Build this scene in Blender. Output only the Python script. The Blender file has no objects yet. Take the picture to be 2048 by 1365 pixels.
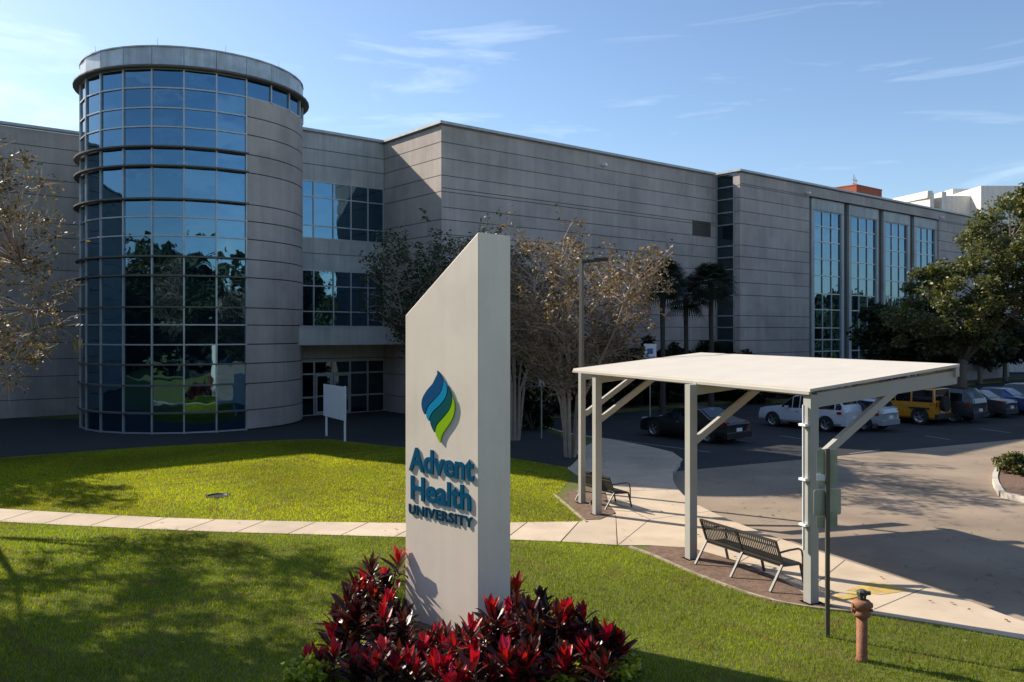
import bpy, math, random
import numpy as np
from mathutils import Vector, Matrix
random.seed(7); RNG = np.random.default_rng(7)
R = math.radians; PI = math.pi
scene = bpy.context.scene
col = scene.collection

# ------------------------------------------------------------------ camera
F = 1683.0; CX = 1024.0; HY = 665.0; CH = 4.5
cd = bpy.data.cameras.new('camera'); cam = bpy.data.objects.new('camera', cd); col.objects.link(cam)
cam.location = (0, 0, CH); cam.rotation_euler = (R(90), 0, 0)
cd.sensor_width = 36; cd.lens = 36 * F / 2048; cd.clip_end = 2000; cd.clip_start = 0.1
cd.shift_y = -(682.5 - HY) / 2048.0
scene.camera = cam

# ------------------------------------------------------------------ sun and sky
SUN_DIR = Vector((-0.857, 0.515, 0)).normalized(); SUN_EL = R(33.8)
sv = Vector((SUN_DIR.x * math.cos(SUN_EL), SUN_DIR.y * math.cos(SUN_EL), math.sin(SUN_EL)))
sl = bpy.data.lights.new('sun', 'SUN'); so = bpy.data.objects.new('sun', sl); col.objects.link(so)
sl.energy = 5.0; sl.angle = R(0.5); sl.color = (1.0, 0.90, 0.76)
so.rotation_euler = sv.to_track_quat('Z', 'Y').to_euler()
w = bpy.data.worlds.new('World'); scene.world = w; w.use_nodes = True
nt = w.node_tree; nt.nodes.clear()
def N(nt, t, **k):
    n = nt.nodes.new(t)
    for a, b in k.items(): setattr(n, a, b)
    return n
out = N(nt, 'ShaderNodeOutputWorld'); bg = N(nt, 'ShaderNodeBackground'); sky = N(nt, 'ShaderNodeTexSky')
sky.sky_type = 'NISHITA'; sky.sun_disc = False; sky.sun_elevation = SUN_EL
sky.sun_rotation = math.atan2(SUN_DIR.x, SUN_DIR.y)
sky.air_density = 1.0; sky.dust_density = 0.6; sky.ozone_density = 3.4; sky.altitude = 0
bg.inputs['Strength'].default_value = 0.110
tc = N(nt, 'ShaderNodeTexCoord'); mp = N(nt, 'ShaderNodeMapping'); mp.inputs['Scale'].default_value = (1.4, 1.4, 9.0)
mp.inputs['Rotation'].default_value = (R(9), R(-7), 0)
nz = N(nt, 'ShaderNodeTexNoise'); nz.inputs['Scale'].default_value = 2.3; nz.inputs['Detail'].default_value = 7; nz.inputs['Roughness'].default_value = 0.58
nz.inputs['Distortion'].default_value = 0.6
cr = N(nt, 'ShaderNodeValToRGB'); cr.color_ramp.elements[0].position = 0.52; cr.color_ramp.elements[1].position = 0.92
cr.color_ramp.elements[0].color = (0, 0, 0, 1); cr.color_ramp.elements[1].color = (0.42, 0.42, 0.42, 1)
mx = N(nt, 'ShaderNodeMix', data_type='RGBA'); mx.inputs[7].default_value = (10.5, 11.3, 12.2, 1)
L = nt.links.new
L(tc.outputs['Generated'], mp.inputs['Vector']); L(mp.outputs[0], nz.inputs['Vector']); L(nz.outputs['Fac'], cr.inputs[0])
L(cr.outputs[0], mx.inputs[0]); L(sky.outputs[0], mx.inputs[6]); L(mx.outputs[2], bg.inputs['Color']); L(bg.outputs[0], out.inputs[0])
vs = scene.view_settings; vs.view_transform = 'Standard'; vs.look = 'None'; vs.exposure = 0.68; vs.gamma = 1
scene.render.resolution_x = 1024; scene.render.resolution_y = 682

# ------------------------------------------------------------------ helpers
def G(px, py, z=0.0):
    Y = (CH - z) * F / (py - HY); return Vector(((px - CX) / F * Y, Y, z))
def At(px, py, Y): return Vector(((px - CX) / F * Y, Y, CH - (py - HY) * Y / F))
def zat(py, Y): return CH - (py - HY) * Y / F

class MB:
    def __init__(s): s.v = []; s.f = []; s.m = []; s.c = []; s.mi = 0; s.col = None
    def add(s, vs, fs, c=None):
        b = len(s.v); s.v += [tuple(v) for v in vs]
        for f in fs: s.f.append(tuple(b + i for i in f)); s.m.append(s.mi)
        cc = c if c is not None else (s.col or (1, 1, 1)); s.c += [cc] * len(vs)
    def obox(s, o, a, b, c, col=None):
        o, a, b, c = Vector(o), Vector(a), Vector(b), Vector(c)
        if a.cross(b).dot(c) < 0: a, b = b, a
        vs = [o, o + a, o + a + b, o + b, o + c, o + a + c, o + a + b + c, o + b + c]
        s.add(vs, [(3, 2, 1, 0), (4, 5, 6, 7), (0, 1, 5, 4), (1, 2, 6, 5), (2, 3, 7, 6), (3, 0, 4, 7)], col)
    def box(s, x0, x1, y0, y1, z0, z1, col=None): s.obox((x0, y0, z0), (x1 - x0, 0, 0), (0, y1 - y0, 0), (0, 0, z1 - z0), col)
    def beam(s, p, q, w, h, up=(0, 0, 1)):
        p, q = Vector(p), Vector(q); d = (q - p); u = Vector(up)
        side = d.cross(u).normalized() * w; up2 = side.cross(d).normalized() * h
        s.obox(p - side / 2 - up2 / 2, d, side, up2)
    def tube(s, pts, rad, n=8, cap=True, col=None):
        pts = [Vector(p) for p in pts]; k = len(pts)
        if not isinstance(rad, (list, tuple)): rad = [rad] * k
        vs = []; prev = None
        for i, p in enumerate(pts):
            d = (pts[min(i + 1, k - 1)] - pts[max(i - 1, 0)]).normalized()
            a = prev if prev is not None else (Vector((1, 0, 0)) if abs(d.x) < 0.8 else Vector((0, 1, 0)))
            a = (a - d * a.dot(d)).normalized(); b = d.cross(a); prev = a
            for j in range(n):
                t = 2 * PI * j / n; vs.append(p + (a * math.cos(t) + b * math.sin(t)) * rad[i])
        fs = []
        for i in range(k - 1):
            for j in range(n):
                fs.append((i * n + j, i * n + (j + 1) % n, (i + 1) * n + (j + 1) % n, (i + 1) * n + j))
        if cap: fs.append(tuple(range(n - 1, -1, -1))); fs.append(tuple((k - 1) * n + j for j in range(n)))
        s.add(vs, fs, col)
    def lathe(s, prof, n=20, o=(0, 0, 0), axis='z'):
        o = Vector(o); vs = []
        for r, h in prof:
            for j in range(n):
                t = 2 * PI * j / n; a, b = r * math.cos(t), r * math.sin(t)
                vs.append(o + (Vector((a, b, h)) if axis == 'z' else Vector((a, h, b)) if axis == 'y' else Vector((h, a, b))))
        fs = []
        for i in range(len(prof) - 1):
            for j in range(n):
                q = (i * n + j, i * n + (j + 1) % n, (i + 1) * n + (j + 1) % n, (i + 1) * n + j)
                fs.append(q if axis != 'y' else q[::-1])
        s.add(vs, fs)
    def prism(s, poly, z0, z1, col=None):
        n = len(poly); a = sum(poly[i][0] * poly[(i + 1) % n][1] - poly[(i + 1) % n][0] * poly[i][1] for i in range(n))
        if a < 0: poly = poly[::-1]
        vs = [(p[0], p[1], z0) for p in poly] + [(p[0], p[1], z1) for p in poly]
        fs = [tuple(range(n, 2 * n)), tuple(range(n - 1, -1, -1))] + [(i, (i + 1) % n, n + (i + 1) % n, n + i) for i in range(n)]
        s.add(vs, fs, col)
    def build(s, name, mats, parent=None, smooth=False, org=None):
        if not isinstance(mats, (list, tuple)): mats = [mats]
        root = parent
        while root is not None and root.parent is not None: root = root.parent
        off = Vector(org) if org is not None else (root.location.copy() if root is not None else Vector((0, 0, 0)))
        me = bpy.data.meshes.new(name)
        me.from_pydata([(v[0] - off.x, v[1] - off.y, v[2] - off.z) for v in s.v], [], s.f)
        for m in mats: me.materials.append(m)
        me.polygons.foreach_set('material_index', s.m)
        ca = me.color_attributes.new('Col', 'FLOAT_COLOR', 'POINT')
        ca.data.foreach_set('color', np.array([(c[0], c[1], c[2], 1) for c in s.c], dtype=np.float32).ravel())
        if smooth: me.polygons.foreach_set('use_smooth', [True] * len(me.polygons))
        me.update()
        o = bpy.data.objects.new(name, me); col.objects.link(o)
        if parent is not None: o.parent = parent
        elif org is not None: o.location = off
        return o
def mesh_np(name, V, Fc, C, mats, parent=None, loc=None, smooth=False):
    me = bpy.data.meshes.new(name); nf, k = Fc.shape
    me.vertices.add(len(V)); me.vertices.foreach_set('co', V.astype(np.float32).ravel())
    me.loops.add(nf * k); me.loops.foreach_set('vertex_index', Fc.astype(np.int32).ravel())
    me.polygons.add(nf); me.polygons.foreach_set('loop_start', (np.arange(nf) * k).astype(np.int32))
    me.polygons.foreach_set('loop_total', np.full(nf, k, dtype=np.int32))
    me.update(calc_edges=True)
    for m in (mats if isinstance(mats, (list, tuple)) else [mats]): me.materials.append(m)
    ca = me.color_attributes.new('Col', 'FLOAT_COLOR', 'POINT')
    ca.data.foreach_set('color', np.concatenate([C, np.ones((len(C), 1))], 1).astype(np.float32).ravel())
    if smooth: me.polygons.foreach_set('use_smooth', [True] * nf)
    o = bpy.data.objects.new(name, me); col.objects.link(o)
    if parent is not None: o.parent = parent
    if loc is not None: o.location = loc
    return o
def tag(o, label, cat, group=None, kind=None):
    if label: o['label'] = label
    if cat: o['category'] = cat
    if group: o['group'] = group
    if kind: o['kind'] = kind
    return o
def thing(name, label, cat, loc=(0, 0, 0), rz=0, group=None):
    o = bpy.data.objects.new(name, None); col.objects.link(o); o.location = loc; o.rotation_euler = (0, 0, rz)
    o.empty_display_size = 0.2
    return tag(o, label, cat, group)
def struct(o): o['kind'] = 'structure'; return o
def dup(root, loc, rz, label=None, scale=None):
    def cp(o, par):
        c = o.copy(); col.objects.link(c); c.parent = par
        for ch in list(o.children): cp(ch, c)
        return c
    r = cp(root, None); r.location = loc; r.rotation_euler = (0, 0, rz)
    if scale: r.scale = (scale,) * 3 if not isinstance(scale, tuple) else scale
    if label: r['label'] = label
    return r

# ------------------------------------------------------------------ materials
def newmat(name):
    m = bpy.data.materials.new(name); m.use_nodes = True; nt = m.node_tree; nt.nodes.clear()
    o = N(nt, 'ShaderNodeOutputMaterial'); b = N(nt, 'ShaderNodeBsdfPrincipled'); nt.links.new(b.outputs[0], o.inputs[0])
    return m, nt, b, o
def mat(name, c, rough=0.6, metal=0.0, var=0.12, scale=3.0, bump=0.0, bscale=40.0, streak=0.0, vcol=False, spec=0.5, coat=0.0, dirt=None, dscale=0.4, damt=0.5, cracks=0, spots=0):
    m, nt, b, o = newmat(name); L = nt.links.new
    tc = N(nt, 'ShaderNodeTexCoord')
    n1 = N(nt, 'ShaderNodeTexNoise'); n1.inputs['Scale'].default_value = scale; n1.inputs['Detail'].default_value = 8; n1.inputs['Roughness'].default_value = 0.6
    L(tc.outputs['Object'], n1.inputs['Vector'])
    mr = N(nt, 'ShaderNodeMapRange'); mr.inputs[1].default_value = 0.3; mr.inputs[2].default_value = 0.7
    mr.inputs[3].default_value = 1 - var; mr.inputs[4].default_value = 1 + var; L(n1.outputs['Fac'], mr.inputs[0])
    vm = N(nt, 'ShaderNodeVectorMath', operation='SCALE')
    if vcol:
        at = N(nt, 'ShaderNodeAttribute', attribute_name='Col'); mm = N(nt, 'ShaderNodeVectorMath', operation='MULTIPLY')
        mm.inputs[1].default_value = c; L(at.outputs['Color'], mm.inputs[0]); L(mm.outputs[0], vm.inputs[0])
    else: vm.inputs[0].default_value = c
    L(mr.outputs[0], vm.inputs['Scale']); last = vm.outputs[0]
    if streak > 0:
        mp = N(nt, 'ShaderNodeMapping'); mp.inputs['Scale'].default_value = (2.2, 2.2, 0.10); L(tc.outputs['Object'], mp.inputs[0])
        n2 = N(nt, 'ShaderNodeTexNoise'); n2.inputs['Scale'].default_value = 1.3; n2.inputs['Detail'].default_value = 6; n2.inputs['Roughness'].default_value = 0.65; L(mp.outputs[0], n2.inputs['Vector'])
        m2 = N(nt, 'ShaderNodeMapRange'); m2.inputs[1].default_value = 0.38; m2.inputs[2].default_value = 0.66; m2.inputs[3].default_value = 1.0 + streak * 0.3; m2.inputs[4].default_value = 1 - streak
        L(n2.outputs['Fac'], m2.inputs[0]); v2 = N(nt, 'ShaderNodeVectorMath', operation='SCALE'); L(last, v2.inputs[0]); L(m2.outputs[0], v2.inputs['Scale']); last = v2.outputs[0]
    if dirt is not None:
        n3 = N(nt, 'ShaderNodeTexNoise'); n3.inputs['Scale'].default_value = dscale; n3.inputs['Detail'].default_value = 7; n3.inputs['Roughness'].default_value = 0.62; L(tc.outputs['Object'], n3.inputs['Vector'])
        m3 = N(nt, 'ShaderNodeMapRange'); m3.inputs[1].default_value = 0.48; m3.inputs[2].default_value = 0.66; m3.inputs[3].default_value = 0; m3.inputs[4].default_value = damt; L(n3.outputs['Fac'], m3.inputs[0])
        mxx = N(nt, 'ShaderNodeMix', data_type='RGBA'); mxx.inputs[7].default_value = (*dirt, 1); L(m3.outputs[0], mxx.inputs[0]); L(last, mxx.inputs[6]); last = mxx.outputs[2]
    if cracks > 0:
        vo = N(nt, 'ShaderNodeTexVoronoi', feature='DISTANCE_TO_EDGE'); vo.inputs['Scale'].default_value = cracks
        n5 = N(nt, 'ShaderNodeTexNoise'); n5.inputs['Scale'].default_value = 1.6; n5.inputs['Detail'].default_value = 5; L(tc.outputs['Object'], n5.inputs['Vector'])
        av = N(nt, 'ShaderNodeVectorMath', operation='MULTIPLY_ADD'); av.inputs[1].default_value = (.9, .9, .9); L(n5.outputs['Color'], av.inputs[0]); L(tc.outputs['Object'], av.inputs[2]); L(av.outputs[0], vo.inputs['Vector'])
        m5 = N(nt, 'ShaderNodeMapRange'); m5.inputs[1].default_value = 0.0; m5.inputs[2].default_value = 0.011 * (cracks / .35); m5.inputs[3].default_value = 0.78; m5.inputs[4].default_value = 1.0; L(vo.outputs['Distance'], m5.inputs[0])
        v5 = N(nt, 'ShaderNodeVectorMath', operation='SCALE'); L(last, v5.inputs[0]); L(m5.outputs[0], v5.inputs['Scale']); last = v5.outputs[0]
    if spots > 0:
        for sc_, lo_, hi_, am_ in ((1.7, .62, .70, .30 * spots), (5.5, .64, .72, .28 * spots), (0.12, .50, .62, .16 * spots)):
            n6 = N(nt, 'ShaderNodeTexNoise'); n6.inputs['Scale'].default_value = sc_; n6.inputs['Detail'].default_value = 4; n6.inputs['Roughness'].default_value = .7; L(tc.outputs['Object'], n6.inputs['Vector'])
            m6 = N(nt, 'ShaderNodeMapRange'); m6.inputs[1].default_value = lo_; m6.inputs[2].default_value = hi_; m6.inputs[3].default_value = 1.0; m6.inputs[4].default_value = 1 - am_; L(n6.outputs['Fac'], m6.inputs[0])
            v6 = N(nt, 'ShaderNodeVectorMath', operation='SCALE'); L(last, v6.inputs[0]); L(m6.outputs[0], v6.inputs['Scale']); last = v6.outputs[0]
    L(last, b.inputs['Base Color'])
    b.inputs['Roughness'].default_value = rough; b.inputs['Metallic'].default_value = metal; b.inputs['Specular IOR Level'].default_value = spec
    b.inputs['Coat Weight'].default_value = coat; b.inputs['Coat Roughness'].default_value = 0.06
    if bump > 0:
        n4 = N(nt, 'ShaderNodeTexNoise'); n4.inputs['Scale'].default_value = bscale; n4.inputs['Detail'].default_value = 6; L(tc.outputs['Object'], n4.inputs['Vector'])
        bp = N(nt, 'ShaderNodeBump'); bp.inputs['Strength'].default_value = bump; bp.inputs['Distance'].default_value = 0.02; L(n4.outputs['Fac'], bp.inputs['Height']); L(bp.outputs[0], b.inputs['Normal'])
    return m
def leafmat(name, mul=(1, 1, 1), rough=0.5, trans=0.35, tcol=(1.3, 1.3, 0.5), spec=0.4):
    m, nt, b, o = newmat(name); L = nt.links.new
    at = N(nt, 'ShaderNodeAttribute', attribute_name='Col'); mm = N(nt, 'ShaderNodeVectorMath', operation='MULTIPLY'); mm.inputs[1].default_value = mul
    L(at.outputs['Color'], mm.inputs[0]); L(mm.outputs[0], b.inputs['Base Color']); b.inputs['Roughness'].default_value = rough; b.inputs['Specular IOR Level'].default_value = spec
    t = N(nt, 'ShaderNodeBsdfTranslucent'); m2 = N(nt, 'ShaderNodeVectorMath', operation='MULTIPLY'); m2.inputs[1].default_value = tcol
    L(mm.outputs[0], m2.inputs[0]); L(m2.outputs[0], t.inputs['Color']); ms = N(nt, 'ShaderNodeMixShader'); ms.inputs[0].default_value = trans
    L(b.outputs[0], ms.inputs[1]); L(t.outputs[0], ms.inputs[2]); L(ms.outputs[0], o.inputs[0])
    return m
def glassmat(name, tint, base, wav=0.02, ior=2.1, rough=0.015):
    m, nt, b, o = newmat(name); L = nt.links.new
    b.inputs['Base Color'].default_value = (*base, 1); b.inputs['Roughness'].default_value = rough; b.inputs['IOR'].default_value = ior
    b.inputs['Specular Tint'].default_value = (*tint, 1)
    tc = N(nt, 'ShaderNodeTexCoord'); n = N(nt, 'ShaderNodeTexNoise'); n.inputs['Scale'].default_value = 0.9; n.inputs['Detail'].default_value = 1.5
    L(tc.outputs['Object'], n.inputs['Vector']); bp = N(nt, 'ShaderNodeBump'); bp.inputs['Strength'].default_value = 0.5; bp.inputs['Distance'].default_value = wav
    L(n.outputs['Fac'], bp.inputs['Height']); L(bp.outputs[0], b.inputs['Normal'])
    return m
M = {}
M['stone'] = mat('stone panel', (0.46, 0.40, 0.36), 0.85, var=0.16, scale=0.45, bump=0.15, bscale=30, streak=0.12, vcol=True, dirt=(0.25, 0.23, 0.21), dscale=0.35, damt=0.45)
M['stone_pale'] = mat('pale glazed panel', (0.44, 0.455, 0.435), 0.6, var=0.08, scale=0.8, streak=0.20, vcol=True, dirt=(0.22, 0.25, 0.24), dscale=0.5, damt=0.4)
M['joint'] = mat('dark joint', (0.085, 0.08, 0.075), 0.9)
M['coping'] = mat('metal coping', (0.42, 0.44, 0.44), 0.45, metal=0.2, streak=0.15)
M['fascia'] = mat('tower fascia', (0.44, 0.48, 0.50), 0.42, metal=0.3, streak=0.2, vcol=True, dirt=(0.2, 0.21, 0.21), dscale=0.8, damt=0.35)
M['soffit'] = mat('soffit', (0.16, 0.15, 0.14), 0.8)
M['alu'] = mat('aluminium mullion', (0.42, 0.44, 0.44), 0.4, metal=0.4)
M['visor'] = mat('bronze visor', (0.12, 0.11, 0.095), 0.55, metal=0.2)
M['glass'] = glassmat('tinted glass', (0.36, 0.70, 1.0), (0.004, 0.009, 0.015), ior=3.0)
M['glass2'] = glassmat('dark glass', (0.55, 0.85, 1.0), (0.004, 0.006, 0.008), ior=2.1)
M['roof'] = mat('flat roof', (0.35, 0.34, 0.32), 0.9)
M['signbeige'] = mat('sign paint', (0.84, 0.74, 0.615), 0.5, streak=0.06, var=0.03, scale=1.2, dirt=(0.62, 0.54, 0.44), dscale=0.7, damt=0.3)
M['canopy_roof'] = mat('canopy roof', (0.56, 0.51, 0.43), 0.6, var=0.06, scale=1.5, dirt=(0.5, 0.46, 0.40), dscale=0.5, damt=0.3)
M['canopy_frame'] = mat('canopy paint', (0.36, 0.355, 0.325), 0.5, var=0.06, dirt=(0.30, 0.27, 0.20), dscale=1.5, damt=0.35)
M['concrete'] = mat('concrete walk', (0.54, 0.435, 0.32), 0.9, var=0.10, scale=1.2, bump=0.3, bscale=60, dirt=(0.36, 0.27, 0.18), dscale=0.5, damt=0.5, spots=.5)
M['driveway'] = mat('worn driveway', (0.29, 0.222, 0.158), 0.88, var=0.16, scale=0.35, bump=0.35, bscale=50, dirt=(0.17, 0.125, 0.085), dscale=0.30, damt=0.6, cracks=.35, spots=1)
M['kerb'] = mat('kerb', (0.55, 0.50, 0.42), 0.9, var=0.12, dirt=(0.3, 0.26, 0.2), dscale=1.3, damt=0.5)
M['edging'] = mat('bed edging', (0.34, 0.27, 0.20), 0.95, var=0.3, scale=7, dirt=(0.14, 0.12, 0.06), dscale=2.5, damt=0.9)
M['asphalt_shade'] = mat('asphalt_shade', (0.020, 0.021, 0.023), 0.9, var=0.2, scale=0.6, bump=0.3, bscale=70, dirt=(0.045, 0.044, 0.044), dscale=0.3, damt=0.5, cracks=.2)
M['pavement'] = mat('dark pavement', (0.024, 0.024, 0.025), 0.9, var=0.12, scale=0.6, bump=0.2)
M['paintw'] = mat('white road paint', (0.20, 0.20, 0.20), 0.8, var=0.25, scale=8)
M['painty'] = mat('yellow road paint', (0.50, 0.34, 0.07), 0.8, var=0.3, scale=4, dirt=(0.45, 0.37, 0.26), dscale=3.5, damt=1.0)
M['mulch'] = mat('mulch', (0.17, 0.105, 0.07), 0.95, var=0.4, scale=14, bump=1.0, bscale=35, dirt=(0.10, 0.06, 0.04), dscale=5, damt=0.8)
M['turf'] = mat('turf base', (0.10, 0.12, 0.010), 0.95, var=0.35, scale=1.2, bump=1.0, bscale=60, dirt=(0.11, 0.10, 0.03), dscale=0.6, damt=0.5)
M['blade'] = leafmat('grass blade', rough=0.6, trans=0.5, tcol=(1.5, 1.45, 0.3), spec=0.25)
M['leaf'] = leafmat('tree leaf', rough=0.5, trans=0.3)
M['palm'] = leafmat('palm leaf', rough=0.5, trans=0.15)
M['cordy'] = leafmat('cordyline leaf', rough=0.36, trans=0.25, tcol=(1.6, 0.6, 0.5), spec=0.5)
M['bark'] = mat('bark', (0.17, 0.14, 0.11), 0.9, var=0.25, scale=5, bump=0.8, bscale=18)
M['palm_bark'] = mat('palm bark', (0.06, 0.05, 0.042), 0.95, var=0.3, scale=6, bump=0.8, bscale=14)
M['myrtle'] = mat('myrtle bark', (0.34, 0.27, 0.22), 0.8, var=0.2, scale=4)
M['bench'] = mat('bench steel', (0.035, 0.032, 0.03), 0.5, metal=0.0)
M['black'] = mat('black', (0.02, 0.02, 0.022), 0.5)
M['pole'] = mat('bronze pole', (0.11, 0.10, 0.085), 0.45, metal=0.3)
M['signback'] = mat('sign back', (0.36, 0.40, 0.33), 0.5, metal=0.3, dirt=(0.2, 0.22, 0.17), dscale=2, damt=0.6)
M['white'] = mat('white paint', (0.75, 0.76, 0.76), 0.5, var=0.04)
M['blue'] = mat('blue sign paint', (0.03, 0.13, 0.42), 0.4)
M['rust'] = mat('rusty red paint', (0.27, 0.10, 0.045), 0.75, var=0.3, scale=9, bump=0.4, bscale=40, dirt=(0.25, 0.14, 0.07), dscale=6, damt=0.8)
M['darkgreen'] = mat('weathered green metal', (0.055, 0.06, 0.04), 0.7, var=0.4, scale=9)
M['redbrick'] = mat('red brick', (0.42, 0.11, 0.055), 0.9, var=0.1, streak=0.15)
M['offwhite'] = mat('off white wall', (0.66, 0.62, 0.56), 0.85, streak=0.12)
M['rubber'] = mat('tyre', (0.02, 0.02, 0.02), 0.85)
M['rim'] = mat('alloy rim', (0.5, 0.5, 0.5), 0.3, metal=0.8)
M['carglass'] = glassmat('car glass', (0.9, 0.95, 1), (0.008, 0.009, 0.01), 0.0, 1.6, 0.03)
M['lampred'] = mat('tail lamp', (0.35, 0.01, 0.01), 0.2)
M['lampclear'] = mat('head lamp', (0.7, 0.7, 0.7), 0.15)
M['logo_navy'] = mat('logo navy', (0.004, 0.075, 0.20), 0.5, var=0.03, spec=0.08)
M['logo_cyan'] = mat('logo cyan', (0.003, 0.25, 0.46), 0.5, var=0.03, spec=0.08)
M['logo_teal'] = mat('logo teal', (0.001, 0.085, 0.09), 0.5, var=0.03, spec=0.08)
M['logo_green'] = mat('logo green', (0.27, 0.50, 0.008), 0.5, var=0.03, spec=0.08)
M['letter'] = mat('letter blue', (0.001, 0.085, 0.175), 0.5, var=0.03, spec=0.08)
M['letter_dark'] = mat('letter dark blue', (0.001, 0.05, 0.095), 0.5, var=0.03, spec=0.08)

# ------------------------------------------------------------------ the ground
def gp(*pts, z=0.0): return [tuple(G(x, y, z)[:2]) for x, y in pts]
DZ = -0.13
mb = MB(); mb.prism([(-900, -300), (900, -300), (900, 1500), (-900, 1500)], -0.6, -0.30); struct(mb.build('ground', M['turf']))
# kerb line between raised side (lawn and walks) and the drive, near to far
kerb = gp((2700, 1440), (2300, 1330), (2048, 1246), (1900, 1190), (1760, 1145), (1660, 1112), (1560, 1079), (1473, 1047), (1420, 1024), (1374, 999), (1352, 975), (1343, 954), (1352, 934), (1366, 920), (1345, 905), (1290, 892), (1215, 878), (1130, 866), (1085, 850))
U = Vector((0.777, 0.630, 0)).normalized(); V = Vector((-U.y, U.x, 0))
def SW(s, w, z=0.0): p = U * s + V * w; return Vector((p.x, p.y, z))
far_k = [tuple(SW(24.7, 33.9)[:2]), tuple(SW(47.0, 33.6)[:2]), tuple(SW(47.5, 31.8)[:2]), tuple(SW(90, 31.8)[:2])]
raised = kerb + far_k + [tuple(SW(90, 75)[:2]), tuple(SW(-60, 75)[:2]), (-80, 6), (-80, -40), (14, -40), (14, 2)]
mb = MB(); mb.prism(raised, -0.298, 0.0); struct(mb.build('lawn', M['turf']))
mb = MB(); mb.prism([(-2, -60), (120, -60), (170, 160), (-20, 160)], -0.296, DZ - 0.004); struct(mb.build('parking_lot', M['asphalt_shade']))
# worn concrete drive, cut near the shadow line so the black lot deepens shade
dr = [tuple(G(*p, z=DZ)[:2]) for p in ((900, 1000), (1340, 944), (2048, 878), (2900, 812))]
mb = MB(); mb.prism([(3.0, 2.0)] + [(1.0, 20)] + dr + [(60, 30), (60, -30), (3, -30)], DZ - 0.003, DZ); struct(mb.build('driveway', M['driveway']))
# kerb edging
def ribbon(name, pts, wd, z0, z1, m, side=1):
    mb = MB(); P = [Vector((p[0], p[1], 0)) for p in pts]; nrm = []
    for i in range(len(P)):
        d = (P[min(i + 1, len(P) - 1)] - P[max(i - 1, 0)]).normalized(); nrm.append(Vector((-d.y, d.x, 0)) * side * wd)
    for i in range(len(P) - 1):
        a, b, c, d = P[i], P[i + 1], P[i + 1] + nrm[i + 1], P[i] + nrm[i]
        vs = [(q.x, q.y, z0) for q in (a, b, c, d)] + [(q.x, q.y, z1) for q in (a, b, c, d)]
        fs = [(4, 5, 6, 7), (0, 1, 5, 4), (2, 3, 7, 6)]
        if side < 0: fs = [f[::-1] for f in fs]
        if i == 0: fs.append((3, 0, 4, 7) if side > 0 else (7, 4, 0, 3))
        mb.add(vs, fs)
    return mb.build(name, m)
def smooth_line(P, it=2):
    P = [Vector((p[0], p[1], 0)) for p in P]
    for _ in range(it):
        Q = [P[0]]
        for a, b in zip(P[:-1], P[1:]): Q += [a * 0.75 + b * 0.25, a * 0.25 + b * 0.75]
        P = Q + [P[-1]]
    return [(p.x, p.y) for p in P]
struct(ribbon('kerb', smooth_line(kerb), 0.16, -0.29, 0.012, M['kerb'], 1))
# front walk in the building's shade
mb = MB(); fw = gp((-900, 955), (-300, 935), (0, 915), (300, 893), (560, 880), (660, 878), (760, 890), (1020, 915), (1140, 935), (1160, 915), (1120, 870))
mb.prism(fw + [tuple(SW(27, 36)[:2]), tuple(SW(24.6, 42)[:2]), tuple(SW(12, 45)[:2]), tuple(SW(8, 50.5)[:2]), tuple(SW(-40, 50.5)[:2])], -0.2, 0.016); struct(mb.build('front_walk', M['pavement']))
# curved walk over the lawn, cut in slabs
top_e = gp((-700, 985), (-250, 1003), (0, 1019), (150, 1028), (300, 1036), (450, 1041), (600, 1045), (811, 1048), (1021, 1047), (1165, 1044), (1232, 1030))
bot_e = gp((-900, 1022), (-300, 1035), (0, 1045), (150, 1053), (300, 1060), (450, 1066), (600, 1070), (811, 1076), (1021, 1081), (1150, 1086), (1235, 1092))
def interp(P, u):
    ds = [0]
    for a, b in zip(P[:-1], P[1:]): ds.append(ds[-1] + math.dist(a, b))
    t = u * ds[-1]
    for i in range(len(P) - 1):
        if t <= ds[i + 1] + 1e-9:
            k = (t - ds[i]) / (ds[i + 1] - ds[i]); return (P[i][0] * (1 - k) + P[i + 1][0] * k, P[i][1] * (1 - k) + P[i + 1][1] * k)
    return P[-1]
mb = MB(); n = 22
for i in range(n):
    a0, a1 = i / n + 0.0006, (i + 1) / n - 0.0006
    q = [interp(bot_e, a0), interp(bot_e, a1), interp(top_e, a1), interp(top_e, a0)]; k = random.uniform(0.9, 1.06); mb.prism(q, -0.1, 0.018, (k, k, k))
M['slab'] = mat('walk slab', (0.54, 0.435, 0.32), 0.9, var=0.10, scale=1.2, bump=0.3, bscale=60, vcol=True, dirt=(0.36, 0.29, 0.22), dscale=0.7, damt=0.5)
struct(mb.build('path', M['slab']))
# paving under the canopy and along the kerb
inner = gp((1232, 1030), (1215, 1010), (1210, 985), (1160, 955), (1135, 938), (1145, 905), (1200, 879))
pv = kerb[:17]; edge = gp((2700, 1500), (2300, 1345), (2048, 1280), (1850, 1245), (1700, 1222), (1625, 1203), (1570, 1165), (1480, 1125), (1380, 1097), (1300, 1092), (1236, 1092))
mb = MB(); mb.prism(pv + inner[::-1] + edge[::-1], -0.1, 0.014); struct(mb.build('sidewalk', M['concrete']))
mb = MB()
for a, b in (((1748, 1221), (1850, 1178)), ((1600, 1195), (1690, 1122)), ((1480, 1125), (1560, 1080)), ((1236, 1092), (1300, 1040)), ((1300, 1040), (1420, 1024)), ((1210, 985), (1345, 980)), ((1300, 1040), (1213, 1000))):
    mb.beam(G(*a) + Vector((0, 0, 0.0128)), G(*b) + Vector((0, 0, 0.0128)), 0.02, 0.006)
struct(mb.build('paving_joint', M['joint']))
mb = MB()
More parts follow.
